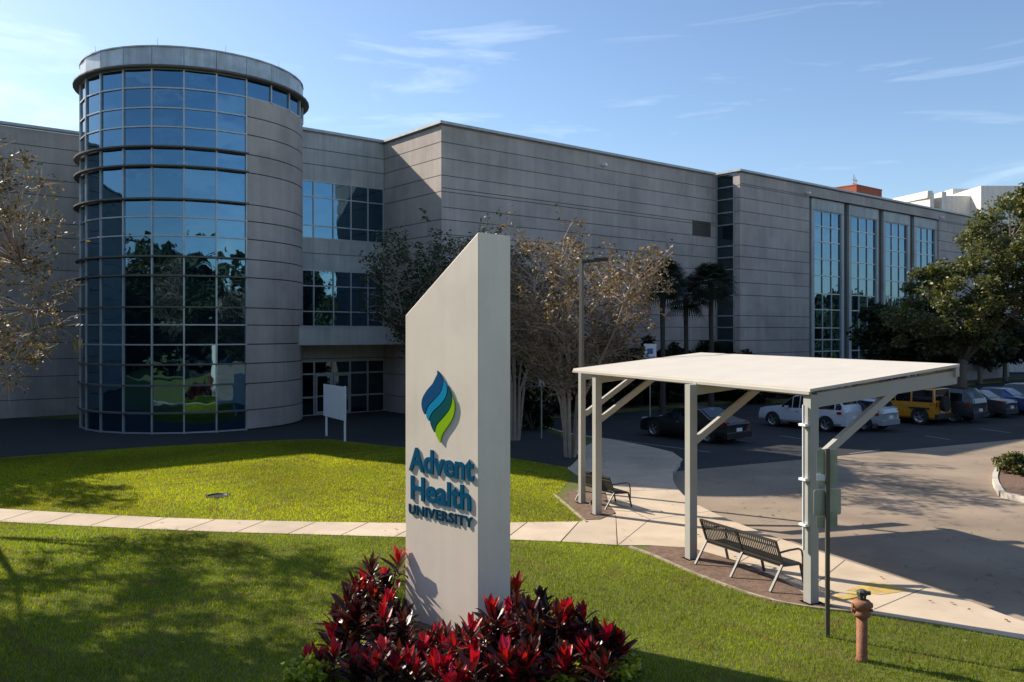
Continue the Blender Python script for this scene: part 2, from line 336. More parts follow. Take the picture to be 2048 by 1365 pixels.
for q in (((1693, 1183), (1745, 1165), (1822, 1183), (1760, 1192)), ((1668, 1190), (1735, 1187), (1700, 1203), (1672, 1201))): mb.prism(gp(*q), 0.010, 0.019)
struct(mb.build('kerb_marking', M['painty']))
# mulch beds
mb = MB(); mb.prism(gp((1290, 1104), (1300, 1094), (1380, 1098), (1480, 1127), (1570, 1165), (1625, 1201), (1680, 1222), (1625, 1218), (1540, 1203), (1450, 1172), (1380, 1145)), -0.1, 0.03); struct(mb.build('mulch_bed', M['mulch']))
mb = MB(); mb.prism(gp((1128, 995), (1140, 984), (1165, 976), (1210, 985), (1216, 1010), (1231, 1028), (1200, 1041), (1172, 1042)), -0.1, 0.03); struct(mb.build('mulch_bed', M['mulch']))
bedc = [(-0.35 + 1.8 * math.cos(t) * (1 + 0.06 * math.sin(3 * t)), 11.6 + 1.75 * math.sin(t)) for t in np.linspace(0, 2 * PI, 40, endpoint=False)]
mb = MB(); mb.prism(bedc, -0.1, 0.035); struct(mb.build('mulch_bed', M['mulch']))
struct(ribbon('bed_edging', smooth_line(gp((1110, 990), (1128, 1005), (1150, 1024), (1176, 1046))), 0.06, -0.05, 0.034, M['edging'], -1))
struct(ribbon('bed_edging', smooth_line(gp((1262, 1095), (1310, 1112), (1380, 1144), (1450, 1171), (1540, 1202), (1625, 1217), (1700, 1224))), 0.06, -0.05, 0.034, M['edging'], -1))
isl = smooth_line([tuple(G(*p, z=DZ)[:2]) for p in ((2010, 995), (1992, 965), (2005, 938), (2048, 922), (2200, 925), (2400, 990), (2200, 1040))] + [tuple(G(2010, 995, DZ)[:2])])
mb = MB(); mb.prism(isl[:-1], DZ - 0.05, 0.0); struct(mb.build('traffic_island', M['mulch']))
struct(ribbon('island_kerb', isl, 0.15, DZ - 0.06, 0.03, M['kerb'], 1))
mb = MB()
for a, b in (((1215, 878), (1420, 905)), ((1300, 862), (1500, 884)), ((1700, 908), (1760, 900)), ((1560, 872), (1640, 884)), ((1850, 872), (1900, 880)), ((1960, 858), (2020, 866))):
    A, B = G(*a, z=DZ), G(*b, z=DZ); d = (B - A).normalized() * 0.05; nn = Vector((-d.y, d.x, 0)); mb.prism([tuple((A + nn)[:2]), tuple((A - nn)[:2]), tuple((B - nn)[:2]), tuple((B + nn)[:2])], DZ - 0.002, DZ + 0.004)
struct(mb.build('parking_line', M['paintw']))
mb = MB(); mb.prism([tuple(SW(*q)[:2]) for q in ((24.75, 33.95), (46.9, 33.7), (47.6, 31.9), (88, 31.9), (88, 34.1), (47.4, 34.1), (47.3, 36.1), (24.75, 36.1))], -.05, .02); struct(mb.build('planting_bed', M['mulch']))
# drain hole in the lawn
g0 = G(435, 993); mb = MB(); mb.lathe([(0.30, 0.0), (0.34, 0.03), (0.26, 0.035), (0.24, 0.006), (0.0, 0.004)], 24, (g0.x, g0.y, 0))
tag(mb.build('drain_cover', M['black'], org=g0), 'small round dark drain sunk in the sunlit lawn', 'drain cover')

# ------------------------------------------------------------------ grass
def in_poly(x, y, poly):
    P = np.array(poly); inside = np.zeros(len(x), bool); j = len(P) - 1
    for i in range(len(P)):
        c = ((P[i, 1] > y) != (P[j, 1] > y)) & (x < (P[j, 0] - P[i, 0]) * (y - P[i, 1]) / (P[j, 1] - P[i, 1] + 1e-12) + P[i, 0]); inside ^= c; j = i
    return inside
def grass(name, poly, holes, n, h, wd, seed, ca, cb):
    r = np.random.default_rng(seed); P = np.array(poly); x = r.uniform(P[:, 0].min(), P[:, 0].max(), n); y = r.uniform(P[:, 1].min(), P[:, 1].max(), n)
    k = in_poly(x, y, poly) & (np.abs(x) < y * 0.64 + 0.5)
    for hh in holes: k &= ~in_poly(x, y, hh)
    x, y = x[k], y[k]; n = len(x); hh = h * r.uniform(0.5, 1.3, n); a = r.uniform(0, 2 * PI, n); la = r.uniform(0, 2 * PI, n); ln = r.uniform(0.1, 0.9, n) * hh
    V = np.zeros((n, 3, 3)); dx, dy = np.cos(a) * wd / 2, np.sin(a) * wd / 2
    V[:, 0] = np.stack([x - dx, y - dy, np.full(n, -0.005)], 1); V[:, 1] = np.stack([x + dx, y + dy, np.full(n, -0.005)], 1)
    V[:, 2] = np.stack([x + np.cos(la) * ln, y + np.sin(la) * ln, hh], 1)
    pn = np.sin(x * 1.1 + 1.3 * np.sin(y * 0.7)) * np.sin(y * 0.9 + x * 0.4 + 1.7 * np.sin(x * 0.53)) * 0.5 + 0.5
    pn3 = np.clip(np.sin(x * .43 + 2.0 * np.sin(y * .31)) * np.sin(y * .52 + 1.2 * np.sin(x * .8)) * 1.4, -1, 1)[:, None]
    pn2 = np.sin(x * 3.7 + y * 2.1) * np.sin(y * 4.3 - x * 1.9) * 0.5 + 0.5
    dry = (r.random(n) < 0.06 + 0.13 * (pn2 > 0.7) * pn)[:, None]
    c = np.array(ca) * (1 - pn[:, None] * 0.35) + np.array(cb) * pn[:, None] * 0.35
    c = c * (1 + .25 * pn3) * r.uniform(0.4, 1.3, (n, 1)); worn = (np.sin(x * 2.3 + 3 * np.sin(y * 1.1)) * np.sin(y * 2.9 + 2 * np.sin(x * 1.7)) > .80) & (r.random(n) < .55)
    c = np.where(worn[:, None], np.array([0.20, 0.155, 0.075]) * r.uniform(0.6, 1.2, (n, 1)), c); c = np.where(dry, np.array([0.30, 0.25, 0.10]) * r.uniform(0.6, 1.2, (n, 1)), c)
    o = mesh_np(name, V.reshape(-1, 3), np.arange(3 * n).reshape(-1, 3), np.repeat(c, 3, 0), M['blade']); o['kind'] = 'stuff'
    o['label'] = 'short mown lawn grass, bright yellow green in the sun'; return o
near_poly = bot_e + gp((1300, 1112), (1380, 1146), (1450, 1173), (1540, 1204), (1625, 1219), (1700, 1226), (1850, 1249), (2048, 1284), (2300, 1350)) + [(11, 9), (-9, 9)]
hole_bed = bedc
g1 = grass('grass', near_poly, [hole_bed], 620000, 0.055, 0.011, 1, [0.25, 0.31, 0.010], [0.13, 0.24, 0.014])
up_poly = top_e[:9] + gp((1165, 1046), (1112, 993), (1140, 960), (1135, 938), (1020, 918), (760, 893), (660, 881), (560, 883), (300, 896), (0, 918), (-300, 938))
dh = [(g0.x + 0.3 * math.cos(t), g0.y + 0.3 * math.sin(t)) for t in np.linspace(0, 6.283, 12, endpoint=False)]
g2 = grass('grass', up_poly, [dh], 420000, 0.05, 0.017, 2, [0.36, 0.38, 0.008], [0.21, 0.32, 0.012])

# ------------------------------------------------------------------ university building
Z = [0.0, 0.94, 2.15, 3.07, 3.95, 4.83, 5.62, 7.0, 7.84, 8.76, 9.59, 10.36, 11.81, 12.65, 13.55, 14.38, 15.24]
bld = thing('university_building', 'three storey pale stone building with a round blue glass corner tower', 'building')
def tl(px, s_or_w, val):   # intersection of pixel column with a wall line of constant w (returns s) or constant s (returns w)
    k = (px - CX) / F
    if s_or_w == 'w': return val * (-V.x + k * V.y) / (U.x - k * U.y)
    return val * (-U.x + k * U.y) / (V.x - k * V.y)
def panels(mb, fixed, val, t0, t1, z0, z1, nsign, vj=(), holes=(), th=0.05, gap=0.036, vgap=0.004, zl=None):
    """fixed='w': wall runs along U at depth val; outward is nsign*V.  fixed='s': runs along V, outward nsign*U"""
    zl = [z for z in (zl or Z) if z0 < z < z1]; ts = sorted(set([t0, t1] + [t for t in vj if t0 < t < t1] + [h[i] for h in holes for i in (0, 1) if t0 < h[i] < t1]))
    zs = sorted(set([z0, z1] + zl + [h[i] for h in holes for i in (2, 3) if z0 < h[i] < z1]))
    A, B = (U, V) if fixed == 'w' else (V, U)
    for i in range(len(ts) - 1):
        for j in range(len(zs) - 1):
            tm, zm = (ts[i] + ts[i + 1]) / 2, (zs[j] + zs[j + 1]) / 2
            if any(h[0] < tm < h[1] and h[2] < zm < h[3] for h in holes): continue
            k = random.uniform(0.955, 1.035); c = (k, k * random.uniform(0.99, 1.01), k * random.uniform(0.98, 1.02))
            o = A * (ts[i] + vgap / 2) + B * val; o.z = zs[j] + gap / 2
            mb.obox(o, A * (ts[i + 1] - ts[i] - vgap), B * (nsign * th), Vector((0, 0, zs[j + 1] - zs[j] - gap)), c)
def core(mb, s0, s1, w0, w1, z0, z1): mb.obox(SW(s0, w0, z0), U * (s1 - s0), V * (w1 - w0), Vector((0, 0, z1 - z0)))
def window_grid(name, fixed, val, nsign, ts, zs, fw=0.06, dep=0.05, gm=None, fm=None, frame='frame'):
    """one glazed opening: glass mesh with its frame as sub-part"""
    A, B = (U, V) if fixed == 'w' else (V, U)
    g = MB(); o = A * ts[0] + B * val; o.z = zs[0]
    for i in range(len(ts) - 1):
        for j in range(len(zs) - 1):
            a, b = random.uniform(-.004, .004), random.uniform(-.004, .004)
            P = [A * ts[i] + B * (val + nsign * (0.02 + a)), A * ts[i + 1] + B * (val + nsign * (0.02 - a)), A * ts[i + 1] + B * (val + nsign * (0.02 - a + b)), A * ts[i] + B * (val + nsign * (0.02 + a + b))]
            zz = [zs[j], zs[j], zs[j + 1], zs[j + 1]]; q = [(p.x, p.y, z) for p, z in zip(P, zz)]
            nrm = (Vector(q[1]) - Vector(q[0])).cross(Vector(q[3]) - Vector(q[0]))
            if nrm.dot(B * nsign) < 0: q = q[::-1]
            g.add(q, [(0, 1, 2, 3)])
    go = g.build(name, gm or M['glass'], bld)
    f = MB()
    for t in ts:
        p = A * (t - fw / 2) + B * (val + nsign * 0.026); p.z = zs[0] - fw / 2; f.obox(p, A * fw, B * nsign * dep, Vector((0, 0, zs[-1] - zs[0] + fw)))
    for z in zs:
        for i in range(len(ts) - 1):
            p = A * (ts[i] + fw / 2) + B * (val + nsign * 0.026); p.z = z - fw / 2; f.obox(p, A * (ts[i + 1] - ts[i] - fw), B * nsign * (dep - 0.008), Vector((0, 0, fw)))
    f.build(frame, fm or M['alu'], go)
    return go
TOP = 15.30
S_C, W_R, W_M, W_P, S_P, W_L = 24.60, 41.96, 36.15, 34.20, 47.40, 50.60
mb = MB()
core(mb, S_C + .06, 47.6, W_M + .06, 75, 0, TOP - 0.05); core(mb, S_P + .12, 92, W_P + .36, 74.9, 0, TOP - 0.05)
core(mb, 13.0, S_C + .06, W_R + .06, 75.1, 0, TOP - 0.05); core(mb, -45, 13.1, W_L + .06, 75.2, 0, TOP - 0.05)
mb.build('wall_core', M['joint'], bld)
# left wing
mb = MB(); panels(mb, 'w', W_L + .06, -45, 12.5, 0, TOP, -1, [-38, -31, -24, -17, -10, -3, 4, tl(120, 'w', W_L), tl(30, 'w', W_L)]); mb.build('wall', M['stone'], bld)
# recess wall
rt = [tl(p, 'w', W_R) for p in (560, 604.5, 627.6, 667, 702, 736, 767)]
rz1 = [9.59, 10.26, 11.81, 12.65]; rz2 = [4.83, 5.62, 7.0, 7.84]
mb = MB(); panels(mb, 'w', W_R + .06, 13.0, S_C, 0, TOP, -1, rt, [(rt[0], rt[-1], 9.59, 12.65), (rt[0], rt[-1], 4.83, 7.84), (rt[0] - .5, rt[-1] + .1, 0, 2.95)]); mb.build('wall', M['stone_pale'], bld)
window_grid('window', 'w', W_R + .06, -1, rt, rz1); window_grid('window', 'w', W_R + .06, -1, rt, rz2)
# mid block: return and long front
mb = MB(); panels(mb, 's', S_C + .06, W_M, W_R, 0, TOP, -1); mb.build('wall', M['stone'], bld)
lv = (tl(1385, 'w', W_M), tl(1422, 'w', W_M))
mb = MB(); panels(mb, 'w', W_M + .06, S_C + .001, 47.4, 0, TOP, -1, list(np.linspace(S_C, 47.4, 7)) + [lv[0], lv[1]], [(lv[0], lv[1], 11.0, 12.0)]); mb.build('wall', M['stone'], bld)
mb = MB()
for k in range(7): mb.obox(SW(lv[0] + .03, W_M + .04, 11.03 + k * 0.14), U * (lv[1] - lv[0] - .06), V * -0.04 + Vector((0, 0, -0.0)), Vector((0, 0, 0.07)))
mb.build('louvre_vent', M['visor'], bld)
# right block return with the glass strip, and its front with four tall bays
gs0 = tl(1467, 's', S_P); gs1 = W_M + 0.0
mb = MB(); panels(mb, 's', S_P + .12, W_P, gs0, 0, TOP, -1, th=.12); mb.build('wall', M['stone'], bld)
window_grid('window', 's', S_P + .10, -1, [gs0 + .02, gs1 - .02], [0.3] + Z[1:], fw=0.07, gm=M['glass2'])
bays = [(1627, 1692, 1633, 1687), (1702, 1761, 1707, 1757), (1771, 1824, 1775, 1819), (1832, 1878, 1837, 1874)]
bt = [[tl(p, 'w', W_P) for p in b] for b in bays]
mb = MB(); fj = list(np.linspace(S_P, bt[0][0], 4))[1:3] + [bt[-1][1] + k * 3.5 for k in range(1, 9)]
panels(mb, 'w', W_P + .36, S_P + .12, 92, 0, TOP, -1, fj, [(bt[0][0] - .55, bt[-1][1], 0, 14.5)], th=.36); mb.build('wall', M['stone'], bld)
mb = MB()
for i, b in enumerate(bt):
    panels(mb, 'w', W_P + .36, b[0], b[1], 13.62, 14.44, -1, [b[2] + (b[3] - b[2]) * .33, b[2] + (b[3] - b[2]) * .67], th=.20, gap=.01)
    mb.obox(SW(b[0], W_P + .36, 0), U * (b[2] - b[0]), V * -.20, Vector((0, 0, 13.60))); mb.obox(SW(b[3], W_P + .36, 0), U * (b[1] - b[3]), V * -.20, Vector((0, 0, 13.60)))
mb.build('bay_surround', M['stone_pale'], bld)
for b in bt:
    window_grid('window', 'w', W_P + .33, -1, [b[2] + (b[3] - b[2]) * k / 3 for k in range(4)], [0.2, .94, 2.15, 3.07, 3.95, 4.83, 6.2, 7.4, 8.76, 10.0, 11.3, 12.45, 13.6], fw=.08, dep=.06)
# copings and roof
mb = MB()
def cop(s0, w0, s1, w1):
    a, b = SW(s0, w0, TOP), SW(s1, w1, TOP); d = (b - a).normalized(); nn = Vector((-d.y, d.x, 0)); mb.obox(a - nn * .2, b - a, nn * .4, Vector((0, 0, .14)))
cop(-45, W_L + .05, 12.5, W_L + .05); cop(13.0, W_R + .05, S_C + .0, W_R + .05); cop(S_C + .05, 60, S_C + .05, W_M - .15); cop(S_C + .25, W_M + .05, 47.18, W_M + .05); cop(S_P + .05, 60, S_P + .05, W_P - .15); cop(S_P + .25, W_P + .05, 92, W_P + .05)
mb.build('coping', M['coping'], bld)
# entrance slab and doors
mb = MB(); e0 = 18.2
arc = []
for k in range(13):
    s = e0 + (S_C - .002 - e0) * k / 12; arc.append((s, 39.35 - 0.25 * math.sin(PI * k / 12)))
pts = [tuple(SW(s, w_)[:2]) for s, w_ in arc] + [tuple(SW(S_C - .002, W_R)[:2]), tuple(SW(e0, W_R)[:2])]
mb.prism(pts, 3.85, 4.74); so_ = mb.build('entrance_canopy', M['stone_pale'], bld)
mb = MB(); mb.prism([tuple(SW(s, w_ - .03)[:2]) for s, w_ in arc] + [tuple(SW(s, w_ + .1)[:2]) for s, w_ in arc[::-1]], 4.742, 4.80); mb.build('coping', M['coping'], so_)
de = [tl(p, 'w', W_R) for p in (590, 628, 664, 700, 735, 768)]
window_grid('entrance_glazing', 'w', W_R + .04, -1, de, [0.02, 1.0, 2.25, 2.93], fw=.09, gm=M['glass2'])
for a, b in ((de[1], de[2]), (de[2], de[3])):
    mb = MB(); mb.obox(SW(a + .08, W_R - .03, .04), U * (b - a - .16), V * -.02, Vector((0, 0, 2.16))); dm = mb.build('door', M['glass2'], bld)
    mb = MB(); x0, x1 = a + .06, b - .06
    for q0, q1, z0, z1 in ((x0, x0 + .1, .02, 2.24), (x1 - .1, x1, .02, 2.24), (x0 + .1, x1 - .1, .02, .22), (x0 + .1, x1 - .1, 2.12, 2.24), (x0 + .1, x1 - .1, 1.0, 1.07)): mb.obox(SW(q0, W_R - .052, z0), U * (q1 - q0), V * -.03, Vector((0, 0, z1 - z0)))
    mb.build('frame', M['alu'], dm)
    mb = MB(); mb.tube([SW(x1 - .16, W_R - .13, .8), SW(x1 - .16, W_R - .13, 1.5)], .018, 6); mb.build('handle', M['rim'], dm)
# wall lights
for px, py, ww in ((1205, 330, W_M), (1612, 386, W_P), (1880, 435, W_P)):
    s = tl(px, 'w', ww); p = SW(s, ww); z = zat(py, p.y); mb = MB(); mb.obox(SW(s - .12, ww - .05, z - .1), U * .24, V * -.28, Vector((0, 0, .14))); mb.obox(SW(s - .04, ww, z - .02), U * .08, V * -.06, Vector((0, 0, .12))); mb.build('flood_light', M['white'], bld)
# --- round tower
TC = Vector((-15.81, 42.13, 0)); TR = 5.17
def cyl(a, r, z): return (TC.x + r * math.cos(R(a)), TC.y + r * math.sin(R(a)), z)
def arcbox(mb, a0, a1, r0, r1, z0, z1, n=1, c=None):
    for k in range(n):
        b0, b1 = a0 + (a1 - a0) * k / n, a0 + (a1 - a0) * (k + 1) / n
        vs = [cyl(b0, r0, z0), cyl(b0, r1, z0), cyl(b1, r1, z0), cyl(b1, r0, z0), cyl(b0, r0, z1), cyl(b0, r1, z1), cyl(b1, r1, z1), cyl(b1, r0, z1)]
        fs = [(3, 2, 1, 0), (4, 5, 6, 7), (1, 2, 6, 5), (3, 0, 4, 7)]
        if k == 0: fs.append((0, 1, 5, 4))
        if k == n - 1: fs.append((2, 3, 7, 6))
        mb.add(vs, fs, c)
TZ = [0.06, 0.94, 2.15, 3.07, 3.95, 4.83, 5.62, 7.0, 7.84, 8.76, 9.59, 10.36, 11.81, 12.65, 13.55, 14.38, 15.26, 16.10]
mb = MB(); mb.prism([tuple(cyl(15 * k, TR - .12, 0)[:2]) for k in range(24)], 0, 16.4); mb.build('tower_core', M['joint'], bld)
mb = MB()
for k in range(-3, 7):            # stone part
    for j in range(len(TZ) - 2):
        kk = 1.0; arcbox(mb, 15 * k + (0.0 if k > -3 else .35), 15 * k + 15, TR - .1, TR, TZ[j] + .022, TZ[j + 1] - .022, 5, (kk, kk, kk))
mb.build('tower_wall', M['stone'], bld)
g = MB(); f = MB()
ang = [15 * k for k in range(-14, -2)]
for a0 in ang[:-1]:
    for j in range(len(TZ) - 1):
        t = random.uniform(-.006, .006); t2 = random.uniform(-.006, .006); r = TR - .03
        g.add([cyl(a0, r + t, TZ[j]), cyl(a0 + 15, r - t, TZ[j]), cyl(a0 + 15, r - t + t2, TZ[j + 1]), cyl(a0, r + t + t2, TZ[j + 1])], [(0, 1, 2, 3)])
for k in range(-3, 7): g.add([cyl(15 * k, TR - .03, 15.26), cyl(15 * k + 15, TR - .03, 15.26), cyl(15 * k + 15, TR - .03, 16.1), cyl(15 * k, TR - .03, 16.1)], [(0, 1, 2, 3)])
cw = g.build('curtain_wall', M['glass'], bld)
for a in ang: arcbox(f, a - .38, a + .38, TR - .05, TR + .045, 0.0, 16.1)
for k in range(-2, 7): arcbox(f, 15 * k - .38, 15 * k + .38, TR - .05, TR + .045, 15.26, 16.1)
for j, z in enumerate(TZ):
    for a in ang[:-1]: arcbox(f, a + .4, a + 14.6, TR - .045, TR + .03, z - .03, z + .03)
for k in range(-3, 7): arcbox(f, 15 * k + .4, 15 * k + 14.6, TR - .045, TR + .03, 15.23, 15.29)
f.build('frame', M['alu'], cw)
for z, dpt in ((12.65, .28), (11.81, .28), (10.36, .30), (7.84, .22), (7.0, .22), (5.62, .12), (3.07, .10), (2.15, .14), (.94, .14)):
    mb = MB()
    for a in ang[:-1]: arcbox(mb, a, a + 15, TR + .032, TR + dpt, z - .035, z + .03, 3)
    mb.build('sun_visor', M['visor'], bld)
mb = MB()
for k in range(24):
    kk = random.uniform(.9, 1.05); arcbox(mb, 15 * k + .12, 15 * k + 14.88, TR - .2, TR + .02, 16.20, 17.05, 1, (kk, kk, kk))
co_ = mb.build('cornice', M['fascia'], bld)
mb = MB(); arcbox(mb, 0, 360, TR - .25, TR + .33, 16.13, 16.19, 48); mb.build('lip', M['visor'], co_)
mb = MB(); arcbox(mb, 0, 360, TR - .25, TR + .30, 16.10, 16.128, 48); mb.build('soffit', M['soffit'], co_)
mb = MB(); arcbox(mb, 0, 360, TR - .3, TR + .05, 17.052, 17.11, 48); mb.build('coping', M['coping'], co_)
mb = MB(); mb.prism([tuple(cyl(15 * k, TR - .3, 0)[:2]) for k in range(24)], 16.41, 16.8); mb.build('roof', M['roof'], co_)
for a in (-128, -88, -55, -22, 30, 100): mb = MB(); p = Vector(cyl(a, TR - .15, 17.1)); mb.tube([p, p + Vector((0, 0, .38))], [.012, .006], 5); mb.build('lightning_rod', M['alu'], bld)

# ------------------------------------------------------------------ buildings beyond
pr = thing('roof_house', 'red brick rooftop block with a small aerial behind the right wing', 'building', At(1713, 398, 88))
pc = pr.location; b0 = Vector((pc.x, pc.y, 12))
mb = MB(); mb.obox(b0, U * 5.3, V * 5.5, Vector((0, 0, zat(371, 88) - 12))); mb.build('wall', M['redbrick'], pr)
mb = MB(); mb.obox(b0 - U * .03 - V * .03 + Vector((0, 0, zat(371, 88) - 12)), U * 5.36, V * 5.56, Vector((0, 0, .12))); mb.build('coping', M['redbrick'], pr)
mb = MB(); q = b0 + U * 1.6 + V * 1.2; q.z = zat(371, 88)
for dx in (0, .25, .5): mb.tube([q + U * dx, q + U * dx + Vector((0, 0, 1.5 - dx))], .05, 5)
for dz in (.5, .9): mb.beam(q - U * .3 + Vector((0, 0, dz)), q + U * .8 + Vector((0, 0, dz)), .06, .06)
mb.build('aerial', M['alu'], pr)
YB = 135; wbo = At(1880, 700, YB)
wb = thing('white_building', 'tall off white building with roof frames far behind the right wing', 'building', (wbo.x, wbo.y, 0))
mb = MB(); zt = zat(376, YB)
def blk(mb, px0, px1, pyt, z0, dpt, dy=0):
    a = At(px0, pyt, YB + dy); b = At(px1, pyt, YB + dy); mb.obox((a.x, a.y, z0), (b.x - a.x, 0, 0), (0, dpt, 0), (0, 0, a.z - z0))
blk(mb, 1893, 1962, 392, 0, 22, 3); blk(mb, 1962, 2300, 372, 0, 26, 0)
blk(mb, 1905, 1960, 378, 20, 10, 12); mb.build('wall', M['offwhite'], wb)
mb = MB(); blk(mb, 1860, 1868, 386, 8, 14, -1); blk(mb, 1884, 1893, 384, 8, 14, -1.2)
a = At(1790, 404, YB + 12); b = At(1860, 389, YB - 1); mb.beam(a, b, .8, 1.1); mb.beam(a - Vector((0, 0, 3.4)), b - Vector((0, 0, 3.1)), .8, .9)
mb.beam(a + Vector((3, -6, -.4)), a + Vector((3, -6, -3.4)), .5, .5, up=(0, 1, 0)); mb.beam(At(1838, 393, YB + 3), At(1838, 421, YB + 3), .4, .4, up=(0, 1, 0)); mb.build('roof_frame', M['offwhite'], wb)
for i in range(6):
    for j in range(5):
        a = At(1985 + 42 * i, 440 + 50 * j, YB - .06); mb = MB(); mb.box(a.x, a.x + 2.0, a.y, a.y + .1, a.z, a.z + 1.7); mb.build('window', M['glass2'], wb)
mb = MB(); p0 = G(1975, 775, DZ)
pb = thing('low_building', 'pale low building behind the parked cars at the far right', 'building', (p0.x, p0.y + 24, 0))
mb.box(p0.x + 3, p0.x + 60, p0.y + 24, p0.y + 40, 0, 7.5); mb.build('wall', M['offwhite'], pb)
for k in range(8): mb = MB(); mb.box(p0.x + 5 + k * 5, p0.x + 8 + k * 5, p0.y + 23.9, p0.y + 24.0, 1.5, 5); mb.build('window', M['glass2'], pb)
# unseen building added behind the camera for the glass to mirror
mb = MB(); rb = thing('white_building', 'plain white building added out of view for the tower glass to mirror', 'building', (6, -46, 0))
mb.box(-13, -3, -50, -40, 0, 13); mb.box(-3, 18, -52, -42, 0, 8); mb.build('wall', M['offwhite'], rb)
for i in range(3):
    for j in range(3): mb = MB(); mb.box(-12 + i * 3.2, -10 + i * 3.2, -40.01, -39.9, 2 + j * 3.8, 4 + j * 3.8); mb.build('window', M['glass2'], rb)

# ------------------------------------------------------------------ monument sign
Y0 = 12.1; sc = Vector(((957 - CX) / F * Y0, Y0, 0)); FD = Vector((-0.7255, 0.688, 0)).normalized(); SD = Vector((FD.y, -FD.x, 0)); FN = -SD
W_ = 1.645; TH = 0.668; z_hi = zat(464, Y0); z_lo = zat(631, 13.23)
sg = thing('monument_sign', 'tall beige monument sign with a slanted top among red leaved plants', 'sign', sc + FD * W_ / 2 + SD * TH / 2)
mb = MB(); O = sc
fr = [O + FD * W_, O + Vector((0, 0, 0)), O + Vector((0, 0, z_hi)), O + FD * W_ + Vector((0, 0, z_lo))]; bk = [p + SD * TH for p in fr]
mb.add(fr + bk, [(0, 1, 2, 3), (7, 6, 5, 4), (1, 5, 6, 2), (0, 3, 7, 4), (3, 2, 6, 7), (4, 5, 1, 0)])
body = mb.build('body', M['signbeige'], sg)
bv = body.modifiers.new('b', 'BEVEL'); bv.width = 0.012; bv.segments = 2
def onface(px, py, d=0.0):
    k = (px - CX) / F; P = O + FN * d
    t = (k * P.y - P.x) / (FD.x - k * FD.y); q = P + FD * t; return Vector((q.x, q.y, zat(py, q.y)))
def crop(x, y): return (780 + x / 3.793, 720 + y / 3.793)
stripes = {
 'logo_navy': [(362, 75), (366, 110), (362, 140), (335, 175), (285, 230), (250, 290), (243, 335), (252, 385), (272, 420), (277, 385), (293, 345), (340, 300), (385, 250), (405, 200), (408, 160), (395, 125)],
 'logo_cyan': [(410, 152), (412, 185), (395, 245), (345, 303), (298, 350), (282, 390), (280, 430), (302, 470), (305, 435), (328, 392), (385, 342), (428, 285), (440, 230), (433, 185)],
 'logo_teal': [(440, 190), (446, 240), (432, 292), (388, 348), (333, 398), (311, 440), (310, 480), (330, 530), (345, 555), (347, 520), (362, 482), (412, 430), (458, 370), (475, 310), (468, 250)],
 'logo_green': [(478, 275), (480, 315), (462, 376), (416, 436), (367, 488), (352, 525), (352, 565), (370, 600), (388, 637), (392, 590), (412, 545), (450, 495), (482, 440), (497, 380), (495, 320)]}
em = None
eb = MB(); cpt = [onface(*crop(x, y), .004) for x, y in ((362, 100), (300, 225), (255, 330), (290, 440), (340, 545), (385, 620), (400, 560), (470, 440), (488, 370), (468, 260), (400, 140))]
eb.add(cpt, [tuple(range(len(cpt)))]); em = eb.build('emblem', M['logo_teal'], sg)
for nm, pl in stripes.items():
    P = pl
    for _ in range(2):
        Q = []
        for i in range(len(P)):
            a, b = P[i], P[(i + 1) % len(P)]; Q += [(a[0] * .8 + b[0] * .2, a[1] * .8 + b[1] * .2), (a[0] * .2 + b[0] * .8, a[1] * .2 + b[1] * .8)]
        P = Q
    A = [onface(*crop(x, y), 0.006) for x, y in P]; B = [p + FN * .018 for p in A]; n = len(A); mb = MB()
    ar = sum((A[i] - A[0]).cross(A[(i + 1) % n] - A[0]).dot(FN) for i in range(n))
    if ar < 0: A, B = A[::-1], B[::-1]
    mb.add(A + B, [tuple(range(n, 2 * n))] + [(i, (i + 1) % n, n + (i + 1) % n, n + i) for i in range(n)])
    mb.build('emblem_stripe', M[nm], em)
def text_on(txt, pl, pr_, pt, pb_, bold, depth, m, name, spacing=1.0):
    """px left/right edges; cap top and baseline pixel at the left edge"""
    cu = bpy.data.curves.new(name, 'FONT'); cu.body = txt; cu.extrude = 0.5; cu.offset = bold; cu.space_character = spacing; cu.resolution_u = 4
    to = bpy.data.objects.new(name, cu); col.objects.link(to); dg = bpy.context.evaluated_depsgraph_get()
    me = bpy.data.meshes.new_from_object(to.evaluated_get(dg)); bpy.data.objects.remove(to)
    co = np.array([v.co for v in me.vertices]); x0, x1 = co[:, 0].min(), co[:, 0].max()
    A = onface(pl, pb_); T = onface(pl, pt); Bp = onface(pr_, pb_); wid = (Vector((Bp.x, Bp.y, 0)) - Vector((A.x, A.y, 0))).length; h = T.z - A.z
    ax = -FD; cap = 0.70 if bold < .01 else 0.72
    off = sg.location
    for v in me.vertices:
        lx = (v.co.x - x0) / (x1 - x0) * wid; lz = v.co.y / cap * h; ld = (v.co.z + .5) * depth + .004
        q = Vector((A.x, A.y, A.z)) + ax * lx + Vector((0, 0, lz)) + FN * ld - off; v.co = q
    me.materials.clear(); me.materials.append(m); me.update()
    o = bpy.data.objects.new(name, me); col.objects.link(o); o.parent = sg
    me.flip_normals() if False else None
    return o
text_on('Advent', 819.5, 949, 893, 939, .026, .018, M['letter'], 'lettering', 1.0)
text_on('Health', 823, 943, 950, 996, .026, .018, M['letter'], 'lettering', 1.0)
text_on('UNIVERSITY', 819, 947, 1007, 1026, .030, .016, M['letter_dark'], 'lettering', 1.12)

